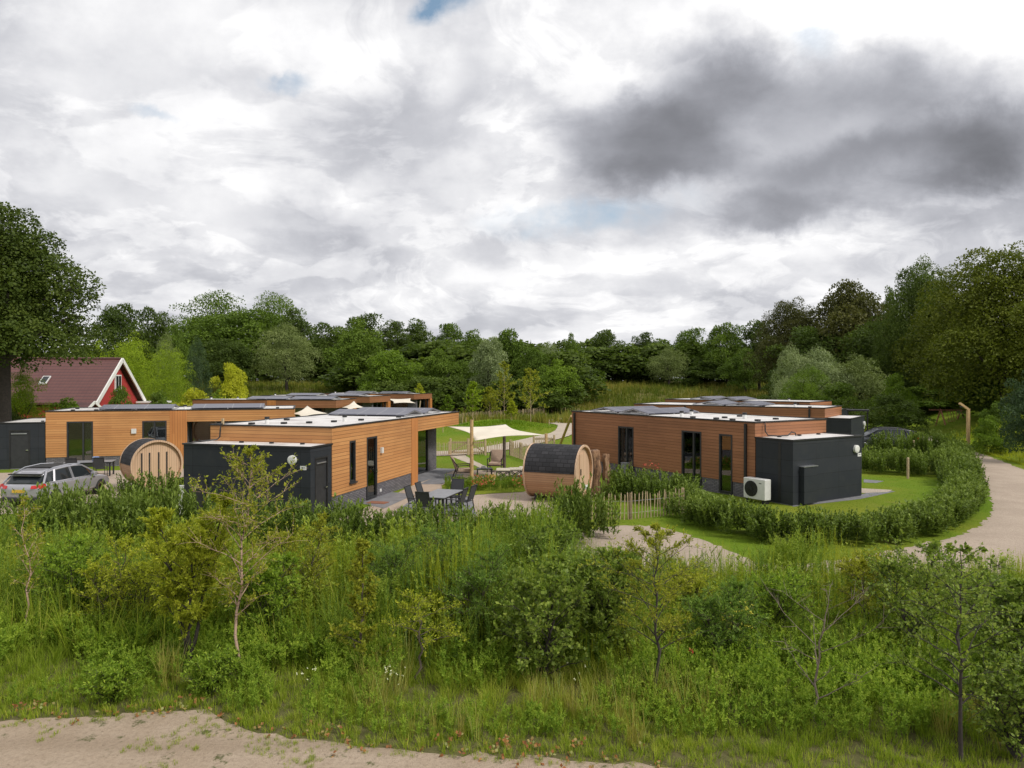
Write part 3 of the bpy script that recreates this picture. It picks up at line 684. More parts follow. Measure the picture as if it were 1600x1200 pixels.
# bungalow A : nearest left
hA = house('nearest left orange timber bungalow with dark shed and round lamp behind the birch sapling', (-6.62, 26.1), 16, -1, 5.3, 13.1, (7.1, 7.8),
    [(1.30, 1.77, .94, 2.55, narrow), (2.70, 3.61, .06, 2.58, door)], 1.45, tents=[('x', .6, 4.7, 7.7, 9.9), ('x', .6, 4.7, 10.1, 12.3)],
    vents=[(3.6, 1.2, 'pipe'), (1.5, 3.6, 'pipe'), (3.95, .7, 'd'), (2.9, 1.3, 'd'), (2.2, 2.0, 'd'), (1.6, 2.9, 'd'), (4.3, 3.6, 'd'), (1.1, 4.3, 'd'), (.6, 7.0, 'd')], sdoor=(-1.16, -.30))
wall_lamp(hA, -1, .7, -1.45, 2.1, 'y'); number_sign(hA, -1, .28, -1.45, 1.83); wall_lamp(hA, -1, -.01, 3.95, 1.95, 'x', name='side_lamp')
c = MB(-1)
c.tube([(4.72, -.04, 3.22), (4.72, -.12, 3.20), (4.72, -.16, 3.0), (4.74, -.17, 2.72), (4.8, -.25, 2.63), (4.95, -.5, 2.61), (5.1, -.8, 2.60), (5.12, -.85, 2.66)], .028, 8); c.build('cable', 'black_trim', hA)
c = MB(-1); c.box(4.68, 4.76, -.05, .02, 3.19, 3.42); c.build('roof_peg', 'pale_wood', hA)
c = MB(-1); c.box(4.35, 5.12, -1.62, -1.451, .2, 1.35); c.build('meter_box', 'dark_frame', hA)
c = MB(-1); c.box(.0, .03, 3.9, 4.02, .2, .32); c.build('outdoor_socket', 'white_plastic', hA)
# bungalow B : nearest right
wn = dict(name='window', mullions=(.45,), sill=True)
hB = house('nearest right timber bungalow with shade-darkened walls, dark shed, white heat pump and black downpipes', (9.97, 29.1), -32, 1, 4.75, 12.5, (99, 100),
    [(7.38, 8.55, .5, 2.55, wn), (2.91, 4.11, .06, 2.6, dict(name='glass_door', mullions=(.4,), curtain=(.62, .95))), (1.17, 1.90, .06, 2.58, dict(name='glass_door'))], 1.80, (0, 4.55),
    'timber_shaded', tents=[('x', .6, 4.2, 7.0, 9.2), ('x', .6, 4.2, 9.4, 11.6)],
    vents=[(.9, 5.0, 'pipe'), (1.6, 3.0, 'd'), (2.5, 5.9, 'pipe'), (.5, 3.9, 'd'), (.6, 2.6, 'd'), (.5, 1.6, 'd'), (2.0, 2.2, 'pipe'), (2.6, 1.0, 'd'), (3.2, 3.5, 'd'), (.9, .6, 'd')], closed=True, pipes=(.45, 12.2))
wall_lamp(hB, 1, 4.1, -1.80, 2.02, 'y'); number_sign(hB, 1, 4.37, -1.80, 1.76)
c = MB(1); c.box(-.012, .10, -1.25, -1.12, .1, 2.45); c.build('downpipe', 'black_trim', hB)
c = MB(1); c.box(.42, 1.22, -2.0, -1.801, .06, 1.5); o = c.build('meter_box', 'dark_panel', hB); c = MB(1); c.box(.38, 1.26, -2.03, -1.80, 1.502, 1.53); c.build('box_lid', 'aluminium', o)
c = MB(1); c.tube([(.55, -.03, 3.18), (.5, -.1, 3.05), (.48, -.12, 2.8), (.55, -.2, 2.63), (.9, -.45, 2.60), (1.3, -.6, 2.62), (1.5, -.62, 2.75), (1.62, -.7, 2.72), (1.66, -.72, 2.6)], .026, 8); c.build('cable', 'black_trim', hB)
# bungalow C, D, E, F (left, further) and G, H (right, further)
hC = house('orange timber bungalow behind the left barrel sauna with dark corner shed at far left', (-25.9, 39.4), 73.6, -1, 5.2, 12.9, (6.3, 7.2),
    [(1.03, 2.34, .06, 2.58, dict(name='glass_door', mullions=(.62,), curtain=(.66, .95))), (4.85, 6.13, .7, 2.55, dict(name='window', mullions=(.5,)))], 2.3, tents=[('y', 2.4, 6.3, .9, 3.2), ('y', 7.3, 11.4, .9, 3.2)],
    vents=[(.5, 1.2, 'd'), (.4, 2.4, 'd'), (.8, 7.0, 'pipe'), (3.2, .7, 'd'), (.4, 4.3, 'd'), (1.2, 12.2, 'd')], sdoor=(-1.75, -.75))
c = MB(-1); c.box(-.09, -.002, 4.3, 4.55, 1.85, 2.12); c.build('wall_lamp', 'white_metal', hC)
hD = house('bungalow with long shade-darkened wall behind the left row, its solar panels below the willow', (-28.5, 63.3), 97, -1, 5.2, 13, (7, 7.8), [(2, 3.2, .1, 2.5, door)], tim='timber_shaded', tents=[('y', 4.6, 8.4, .9, 3.2), ('y', 8.7, 12.6, .9, 3.2)], vents=[(.5, 1.5, 'pipe'), (.5, 4, 'pipe'), (.5, 6, 'd')], full=False)
hE = house('bungalow second from the end of the left row, cream sail at its terrace', (-28.06, 79.3), 105, -1, 5.2, 13, (7, 7.8), [(2, 3.2, .1, 2.5, door)], tim='timber_shaded', tents=[('y', 2.6, 6.4, .9, 3.2), ('y', 7.7, 11.6, .9, 3.2)], vents=[(.5, 1.5, 'pipe')], full=False)
hF = house('farthest bungalow of the left row with curtained glass under its overhang', (-24.9, 93.7), 109, -1, 5.2, 13, (7, 7.8), [(2, 3.2, .1, 2.5, door)], tim='timber_shaded', tents=[('y', 2.6, 6.4, .9, 3.2), ('y', 7.7, 11.6, .9, 3.2)], vents=[(.5, 1.5, 'pipe')], full=False)
hG = house('second bungalow of the right row with dark shed and car beside it', (19.4, 44.0), -54, 1, 4.9, 13, (99, 100), [(7.4, 8.5, .5, 2.5, wn), (3, 4.1, .1, 2.5, door)], 1.5, (0, 4.3), 'timber_shaded', tents=[('x', .6, 4.3, 4.2, 6.4), ('x', .6, 4.3, 6.6, 8.8)], vents=[(.9, 2.0, 'pipe'), (.5, 3.9, 'd'), (.5, 1, 'd')], closed=True, full=False, pipes=(.9, 9.1))
wall_lamp(hG, 1, 4.0, -1.5, 2.05, 'y'); number_sign(hG, 1, 4.2, -1.5, 1.8)
hH = house('farthest bungalow of the right row, only its roof and upper wall showing', (23.5, 56.0), -47, 1, 4.9, 13, (99, 100), [(3, 4.1, .1, 2.5, door)], 1.5, (0, 4.3), 'timber_shaded', tents=[('x', .6, 4.3, 6.2, 8.4), ('x', .6, 4.3, 8.6, 10.8)], vents=[(.9, 2.0, 'pipe')], closed=True, full=False, pipes=(.9,))
c = MB(1); c.box(-.04, 0, 0, 0, 0, 0)
# heat pump beside B
def local(org, ang, s, x, y):
    a = R(ang); dx = (math.cos(a)*s, -math.sin(a)*s); dy = (math.sin(a), math.cos(a))
    return (org[0]+dx[0]*x+dy[0]*y, org[1]+dx[1]*x+dy[1]*y)
lx, ly = local((9.97, 29.1), -32, 1, -.55, -.55)
hp = thing('heat_pump', 'white outdoor heat pump with black round fan grille beside the dark shed', 'heat pump', (lx, ly, 0), R(32))
m = MB(); m.box(-.19, .19, -.52, .52, .16, .98); m.build('casing', 'white_metal', hp, bevel=.025)
m = MB(); m.tube([(-.188, -.0+.14, .57), (-.205, .14, .57)], .315, 32); gr = m.build('fan_grille', 'black_trim', hp)
m = MB()
for k in range(14):
    a = 2*PI*k/14; m.bar((-.212, .14+.06*math.cos(a), .57+.06*math.sin(a)), (-.212, .14+.30*math.cos(a), .57+.30*math.sin(a)), .008)
m.tube([(-.206, .14, .57), (-.222, .14, .57)], .055, 14); m.build('grille_spokes', 'dark_frame', gr)
m = MB(); m.box(-.16, .16, -.45, -.36, .0, .158); m.box(-.16, .16, .36, .45, 0, .158); m.build('foot', 'black_trim', hp)
m = MB(); m.box(-.192, -.1905, -.36, -.24, .80, .83); m.build('badge', 'dark_frame', hp)

# ------------------------------------------------------------------ red house far left
rh = thing('red_house', 'red house with maroon tiled roof and white bargeboards', 'house', (-33, 60, 0), math.atan2(.1, .995))
# local x along the ridge (towards left = -x), local y = gable width
wv = MB(); RL = -9.0; ez, rz_ = 3.0, 6.55; hw = 4.5
wv.box(RL+.3, -.5, -hw+.35, hw-.35, 0, ez-.2)
wv.poly([(-.35, -hw+.3, 0), (-.35, hw-.3, 0), (-.35, hw-.3, ez-.1), (-.35, 0, rz_-.25), (-.35, -hw+.3, ez-.1)])
wv.poly([(RL+.35, -hw+.3, 0), (RL+.35, hw-.3, 0), (RL+.35, hw-.3, ez-.1), (RL+.35, 0, rz_-.25), (RL+.35, -hw+.3, ez-.1)])
wv.build('wall', 'red_paint', rh)
rf = MB()
for sgn in (-1, 1):
    a = [(RL, 0, rz_), (0, 0, rz_), (0, sgn*hw, ez), (RL, sgn*hw, ez)]
    rf._add([*a, *[(x, y, z+.14) for x, y, z in a]], [(0,1,2,3),(7,6,5,4),(0,4,5,1),(1,5,6,2),(2,6,7,3),(3,7,4,0)])
rfo = rf.build('roof', 'roof_tiles', rh)
m = MB(); m.tube([(RL, 0, rz_+.16), (.02, 0, rz_+.16)], .11, 8); m.build('ridge', 'roof_tiles', rfo)
for xx in (.0, RL):
    m = MB()
    for sgn in (-1, 1): m.bar((xx+(.08 if xx == 0 else -.08), 0, rz_+.08), (xx+(.08 if xx == 0 else -.08), sgn*(hw+.1), ez-.02), .10, .34)
    m.build('bargeboard', 'white_paint', rh)
m = MB(); m.box(-.34, -.24, -.55, .55, 4.0, 5.35); wo_ = m.build('window', 'white_paint', rh)
m = MB(); m.box(-.24, -.225, -.45, -.05, 4.1, 5.25); m.box(-.24, -.225, .05, .45, 4.1, 5.25); m.build('pane', 'car_glass', wo_)
def slope_pt(x, t, off=.0): return (x, -hw*t, rz_+(ez-rz_)*t+.14+off)
m = MB(); a = [slope_pt(-5.2, .44, .02), slope_pt(-4.6, .44, .02), slope_pt(-4.6, .60, .02), slope_pt(-5.2, .60, .02)]
m._add([*a, *[(x, y, z+.1) for x, y, z in a]], [(0,1,2,3),(7,6,5,4),(0,4,5,1),(1,5,6,2),(2,6,7,3),(3,7,4,0)]); so_ = m.build('skylight', 'white_metal', rh)
m = MB(); a = [slope_pt(-5.13, .455, .13), slope_pt(-4.67, .455, .13), slope_pt(-4.67, .585, .13), slope_pt(-5.13, .585, .13)]; m.poly(a[::-1]); m.build('pane', 'car_glass', so_)
for x, t in ((-7.8, .1), (-6.6, .6)):
    m = MB(); p = slope_pt(x, t); m.tube([(p[0], p[1], p[2]-.1), (p[0], p[1], p[2]+.42)], .09, 8); m.build('vent_pipe', 'black_trim', rh)
m = MB(); m.box(-.2, 2.2, hw-1.2, hw+.6, 2.85, 3.0); m.box(.1, 2.0, hw-1.0, hw+.4, 0, 2.849); m.build('porch', 'white_paint', rh)
# low annex edge with white bargeboard
ax_ = thing('garden_shed', 'small shed with white slanting bargeboard in front of the red house', 'shed', (-31.5, 52.5, 0), 0)
m = MB(); m.box(-.9, .5, -1, 1, 0, 2.6); m.build('wall', 'red_paint', ax_)
m = MB()
for sgn in (-1, 1):
    m._add([(-1.0, 0, 3.2), (.6, 0, 3.2), (.6, sgn*1.2, 2.5), (-1.0, sgn*1.2, 2.5), (-1.0, 0, 3.28), (.6, 0, 3.28), (.6, sgn*1.2, 2.58), (-1.0, sgn*1.2, 2.58)], [(0,1,2,3),(7,6,5,4),(0,4,5,1),(1,5,6,2),(2,6,7,3),(3,7,4,0)])
m.build('roof', 'roof_tiles', ax_)
m = MB(); m.bar((.64, 0, 3.28), (.64, -1.25, 2.55), .06, .2); m.bar((.64, 0, 3.28), (.64, 1.25, 2.55), .06, .2); m.build('bargeboard', 'white_paint', ax_)

# ------------------------------------------------------------------ saunas
def sauna(label, p, axis_dir, L, Rr=1.07, slots=False):
    """local x = barrel axis, +x end is the visible end"""
    o = thing('barrel_sauna', label, 'sauna', (p[0], p[1], 0), math.atan2(axis_dir[1], axis_dir[0]), 'barrel saunas')
    cz = Rr+.10; n = 72
    def arc(mb, x0, x1, r0, r1, a0, a1, k):
        vs = []; fs = []
        for i in range(k+1):
            a = a0+(a1-a0)*i/k
            for x in (x0, x1):
                for r in (r0, r1): vs.append((x, r*math.cos(a), r*math.sin(a)))
        for i in range(k):
            b = i*4; c_ = b+4
            fs += [(b+1, b+3, c_+3, c_+1), (b, c_, c_+2, b+2), (b, b+1, c_+1, c_), (b+2, c_+2, c_+3, b+3)]
        fs += [(0, 2, 3, 1), (k*4, k*4+1, k*4+3, k*4+2)]
        mb._add(vs, fs)
    m = MB(); arc(m, -L/2, L/2, Rr-.05, Rr, -PI, PI, n); b = m.build('barrel', 'sauna_wood', o); b.location.z = cz
    # roof shingles over the upper part
    m = MB(); arc(m, -L/2+.015, L/2-.015, Rr+.003, Rr+.03, R(2), R(178), 48); s_ = m.build('shingle_roof', 'shingles', o); s_.location.z = cz
    for x in (-L/2+.0, L/2-.0):
        m = MB(); arc(m, x-.03, x+.03, Rr-.04, Rr+.045, -PI, PI, n); r_ = m.build('end_hoop', 'sauna_end', o); r_.location.z = cz
    for x in (-L/2+.12, L/2-.12):
        m = MB(); rr = Rr-.06; m.tube([(x-.02, 0, 0), (x+.02, 0, 0)], rr, 56); e_ = m.build('end_wall', 'sauna_end', o); e_.location.z = cz
        if x > 0 and slots:
            for y in (-.62, -.30, .08, .42):
                k = MB(); hh = math.sqrt(max(.05, (rr-.12)**2-y*y)); k.box(x+.022, x+.032, y-.035, y+.035, -min(hh, .75), min(hh*.9, .55)); q = k.build('slot_window', 'dark_bark', e_)
        elif x > 0:
            k = MB(); k.box(x+.022, x+.045, -.3, .3, -.85, .75); q = k.build('door', 'sauna_end', e_)
            k = MB(); k.box(x+.046, x+.08, -.24, -.2, -.1, .15); k.build('handle', 'black_trim', e_)
    for x in (-L/2+.35, L/2-.35):
        k = MB(); k.box(x-.06, x+.06, -.62, .62, 0, .30); k.build('cradle', 'dark_frame', o)
    return o
p1 = (1.93, 29.15)
sauna('barrel sauna with black shingles turned sideways beside the rough logs', (p1[0]-.02, p1[1]), (.91, -.41), 2.2)
sauna('barrel sauna showing its round slotted front, before the far left bungalow', ((240-800)/F*32.2, 32.0), (.69, -.715), 1.6, 1.05, slots=True)
def log(label, x, y, h_, r, seed):
    rnd = random.Random(seed); m = MB(); pts = []; rad = []
    for k in range(9):
        t = k/8; pts.append((x+rnd.uniform(-.03, .03), y+rnd.uniform(-.03, .03), h_*t)); rad.append(r*(1.15-.25*t)*rnd.uniform(.92, 1.08))
    m.tube(pts, rad, 14); o = m.build('standing_log', 'log_bark', smooth=True)
    d = o.modifiers.new('rough', 'DISPLACE'); tx = bpy.data.textures.new('rough', 'CLOUDS'); tx.noise_scale = .12; d.texture = tx; d.strength = .08
    return tag(o, label, 'log', 'rough upright logs beside the sauna')
log('tall rough upright log touching the round end of the right sauna', 3.50, 30.1, 1.92, .27, 1)
log('slightly shorter upright log right of the taller one by the sauna', 4.02, 30.2, 1.76, .17, 2)

# ------------------------------------------------------------------ shade sails and poles
def sail(name, corners, label, sag=.16, pull=.19):
    n = 16; A, B, C, D = [Vector(c) for c in corners]; vs = []; fs = []
    for i in range(n+1):
        for j in range(n+1):
            u_, v_ = i/n, j/n
            # concave edges: pull parameters inward
            uu = u_; vv = v_
            p = A*(1-uu)*(1-vv)+B*uu*(1-vv)+C*uu*vv+D*(1-uu)*vv
            ctr = (A+B+C+D)/4
            k = pull*(1-(2*u_-1)**2*1.0)*abs(2*v_-1)**2 + pull*(1-(2*v_-1)**2)*abs(2*u_-1)**2
            p = p.lerp(ctr, k*1.35)
            vs.append(p)
    for i in range(n):
        for j in range(n): fs.append((i*(n+1)+j, (i+1)*(n+1)+j, (i+1)*(n+1)+j+1, i*(n+1)+j+1))
    me = bpy.data.meshes.new(name); me.from_pydata(vs, [], fs); me.shade_smooth(); me.materials.append(MAT['canvas'])
    o = link(bpy.data.objects.new(name, me)); s_ = o.modifiers.new('t', 'SOLIDIFY'); s_.thickness = .006
    return tag(o, label, 'shade sail', 'cream shade sails')
def at(px, py, d): return (XA(px, d), d, ZA(py, d))
sail('shade_sail', [at(698, 666, 37.0), at(742, 688.5, 34.6), at(850, 679.5, 34.5), at(790, 663, 38.2)], 'big cream shade sail stretched between poles over the lounge terrace')
sail('shade_sail', [at(455, 647, 45), at(480, 634, 48), at(512, 646, 46), at(470, 652, 43)], 'cream sail peeking over the roof right of the slotted sauna bungalow')
sail('shade_sail', [at(534, 637, 62), at(553, 626.5, 65), at(570, 637, 63), at(545, 640, 60)], 'small cream sail with one peak between the middle roofs of the left row')
sail('shade_sail', [at(603, 623, 88), at(642, 622.5, 86), at(650, 630, 84), at(615, 630, 82)], 'distant cream sail before the farthest left bungalow')
def pole(label, p0, p1, r=.075, m_='raw_wood', name='wooden_pole'):
    m = MB(); m.tube([p0, ((p0[0]+p1[0])/2, (p0[1]+p1[1])/2, (p0[2]+p1[2])/2), p1], [r*1.05, r, r*.92], 12)
    return tag(m.build(name, m_), label, 'pole')
x, y = G(737, 750); pole('tall orange-brown wooden pole standing at the front of the lounge terrace', (x, y, 0), (x, y, 2.95), .09)
x, y = G(788, 737); pole('weathered wooden pole behind the lounge chairs holding the peak of the sail', (x, y, 0), (x, y, 2.5), .085, 'bark')
pole('wooden pole behind the black shingled sauna holding the right sail corner', (1.66, 34.5, 0), (1.66, 34.5, 2.3), .08)
x, y = G(874, 698); pole('leaning wooden pole against the left end of the right bungalow', (x, y, 0), (XA(893, 44), 44, ZA(650, 44)), .09, 'raw_wood')
pole('leaning pole under the farthest cream sail', (XA(548+105, 86), 86, 0), (XA(657, 86), 86, 2.4), .07, 'pale_wood')

# ------------------------------------------------------------------ furniture
def dining_chair(name, label, loc, rz, group):
    """faces local +y; seat .45 m"""
    c_ = thing(name, label, 'chair', loc, rz, group)
    m = MB(); m.box(-.24, .24, -.22, .24, .43, .455); m.build('seat', 'mesh_fabric', c_, bevel=.01)
    m = MB(); m._add([(-.22, -.24, .50), (.22, -.24, .50), (.22, -.38, 1.02), (-.22, -.38, 1.02), (-.22, -.26, .50), (.22, -.26, .50), (.22, -.40, 1.02), (-.22, -.40, 1.02)], [(0,3,2,1),(4,5,6,7),(0,1,5,4),(1,2,6,5),(2,3,7,6),(3,0,4,7)]); m.build('backrest', 'mesh_fabric', c_)
    for s in (-1, 1):
        m = MB(); m.bar((s*.25, .24, 0), (s*.25, .22, .64), .03); m.build('leg', 'dark_frame', c_)
        m = MB(); m.bar((s*.25, -.30, 0), (s*.25, -.22, .46), .03); m.bar((s*.25, -.22, .46), (s*.24, -.41, 1.04), .03); m.build('leg', 'dark_frame', c_)
        m = MB(); m.bar((s*.25, -.27, .64), (s*.25, .24, .66), .045, .02); m.build('armrest', 'dark_frame', c_)
    m = MB(); m.bar((-.24, -.41, 1.035), (.24, -.41, 1.035), .03); m.bar((-.25, .2, .42), (.25, .2, .42), .025); m.build('back_rail', 'dark_frame', c_)
    return c_
tx_, ty_ = -2.60, 26.0; TA = -R(16)
def tl(x, y): return (tx_+x*math.cos(TA)-y*math.sin(TA), ty_+x*math.sin(TA)+y*math.cos(TA), .0)
def table(label, loc, rz, w_, l_):
    t = thing('garden_table', label, 'table', loc, rz)
    m = MB(); m.box(-w_/2, w_/2, -l_/2, l_/2, .72, .75); m.build('tabletop', 'grey_table', t, bevel=.006)
    m = MB(); m.box(-w_/2+.06, w_/2-.06, -l_/2+.06, l_/2-.06, .66, .719); m.build('table_frame', 'dark_frame', t)
    for sx_ in (-1, 1):
        for sy in (-1, 1): m = MB(); m.bar((sx_*(w_/2-.1), sy*(l_/2-.12), 0), (sx_*(w_/2-.1), sy*(l_/2-.12), .66), .07); m.build('leg', 'dark_frame', t)
    return t
table('grey rectangular garden table surrounded by six black chairs', (tx_, ty_, 0.01), TA, 1.0, 1.9)
gch = 'chairs around the near garden table'
first = None
for (x, y, a, lab) in [(-.72, -.5, -90, 'nearer black chair on the left side of the near garden table'), (-.72, .45, -90, 'farther black chair on the left side of the near garden table'),
    (.72, -.45, 90, 'nearer black chair on the right side of the near garden table'), (.78, .35, 85, 'farther black chair on the right side of the near garden table'),
    (-.05, -1.25, 0, 'black chair at the camera end of the near garden table'), (.05, 1.25, 180, 'black chair at the far end of the near garden table')]:
    p = tl(x, y); p = (p[0], p[1], .011)
    if first is None: first = dining_chair('garden_chair', lab, p, TA+R(a), gch)
    else: clone(first, p, TA+R(a), lab)
# table group at bungalow C
cx_, cy_ = XA(135, 36.0), 36.3; CA = -R(73.6)
table('dark garden table against the far left bungalow', (cx_, cy_, .007), CA, .95, 2.2)
for k, (dx, lab) in enumerate([(-.55, 'left chair at the table before the far left bungalow'), (.65, 'right chair at the table before the far left bungalow')]):
    q = (cx_+dx*math.cos(CA+R(90)) - .0, cy_+dx*math.sin(CA+R(90))); n_ = (math.sin(R(163.6)), math.cos(R(163.6)))
    o = clone(first, (q[0]+n_[0]*.75, q[1]+n_[1]*.75, .007), math.atan2(-n_[1], -n_[0])-R(90), lab); o['group'] = 'chairs at the far left bungalow'
m = MB(); m.box(-.14, .14, -.1, .1, 0, .22); o = m.build('cool_box', 'blue_plastic', bevel=.03); tag(o, 'blue and white box on the table before the far left bungalow', 'box'); o.location = (cx_+.25, cy_+.07, .757+.0)
m = MB(); m.tube([(0, 0, 0), (0, 0, .04), (0, 0, .24), (0, 0, .26)], [.11, .13, .16, .165], 16); o = m.build('bucket', 'yellow_plastic'); tag(o, 'yellow bucket on the ground by the right chair of the far left bungalow', 'bucket'); o.location = (XA(152, 34.3), 34.3, .007)
def lounge_chair(label, loc, rz):
    c_ = thing('lounge_chair', label, 'armchair', loc, rz, 'tan lounge chairs on the terrace')
    m = MB(); m.box(-.28, .28, -.30, .34, .33, .45); m.build('seat_cushion', 'tan_fabric', c_, bevel=.03)
    m = MB(); m._add([(-.28, -.28, .44), (.28, -.28, .44), (.28, -.50, 1.0), (-.28, -.50, 1.0), (-.28, -.38, .42), (.28, -.38, .42), (.28, -.60, .98), (-.28, -.60, .98)], [(0,3,2,1),(4,5,6,7),(0,1,5,4),(1,2,6,5),(2,3,7,6),(3,0,4,7)]); m.build('back_cushion', 'tan_fabric', c_, bevel=.025)
    for s in (-1, 1):
        m = MB(); m.bar((s*.33, .34, 0), (s*.33, .28, .60), .04); m.build('leg', 'dark_bark', c_)
        m = MB(); m.bar((s*.33, -.48, 0), (s*.33, -.28, .55), .04); m.bar((s*.33, -.28, .55), (s*.30, -.55, .9), .04); m.build('leg', 'dark_bark', c_)
        m = MB(); m.bar((s*.33, -.38, .60), (s*.33, .32, .62), .06, .03); m.build('armrest', 'dark_bark', c_)
    m = MB(); m.bar((-.32, .31, .31), (.32, .31, .31), .04); m.bar((-.32, -.35, .31), (.32, -.35, .31), .04); m.bar((-.32, .31, .31), (-.32, -.35, .31), .04); m.bar((.32, .31, .31), (.32, -.35, .31), .04); m.build('seat_frame', 'dark_bark', c_)
    return c_
x, y = G(725, 748); l1 = lounge_chair('tan lounge chair seen from the side behind the wooden pole', (x, y, .004), R(-80)); l1.scale = (1.13, 1.13, 1.13)
x, y = G(774, 737); clone(l1, (x, y, .004), R(172), 'tan lounge chair facing the camera beside the back pole')
def bench(label, loc, rz, first=None):
    t = thing('lounge_bench', label, 'bench', loc, rz, 'cream cushioned benches with crossed legs')
    m = MB(); m.box(-.34, .34, -.3, .3, .40, .50); m.build('cushion', 'cream_fabric', t, bevel=.03)
    for y in (-.27, .27):
        m = MB(); m.bar((-.32, y, 0), (.32, y, .37), .04); m.bar((.32, y, 0), (-.32, y, .37), .04); m.build('crossed_legs', 'dark_frame', t)
    m = MB(); m.box(-.33, .33, -.3, .3, .37, .399); m.bar((-.32, -.27, .02), (-.32, -.27, .38), .04); m.bar((.32, -.27, .02), (.32, -.27, .38), .04); m.build('frame', 'dark_frame', t)
    return t
x, y = G(786, 748); b1 = bench('left bench with cream cushion and crossed dark legs by the flower bed', (x, y, .004), 0)
x, y = G(805, 747); clone(b1, (x, y, .004), 0, 'middle bench with cream cushion between two like it')
x, y = G(822, 745); clone(b1, (x, y, .004), .1, 'right bench with cream cushion closest to the black shingled sauna')
x, y = G(757, 744); t = thing('coffee_table', 'low dark coffee table between the lounge chairs', 'table', (x, y, .004), .1)
m = MB(); m.box(-.4, .4, -.28, .28, .36, .40); m.build('tabletop', 'dark_frame', t)
for sx_ in (-1, 1):
    for sy in (-1, 1): m = MB(); m.bar((sx_*.36, sy*.24, 0), (sx_*.36, sy*.24, .36), .04); m.build('leg', 'dark_frame', t)
m = MB(); m.box(-.16, .06, -.1, .1, 0, .12); o = m.build('ashtray_box', 'white_metal', bevel=.02); tag(o, 'small pale box standing on the low coffee table', 'box'); o.location = (x, y, .405)
x, y = G(590, 786); m = MB(); m.box(-.4, .4, -.25, .25, 0, .014); o = m.build('doormat', 'door_mat'); o.location = (x, y, .012); o.rotation_euler.z = TA; tag(o, 'rust brown doormat in front of the near left bungalow door', 'doormat')

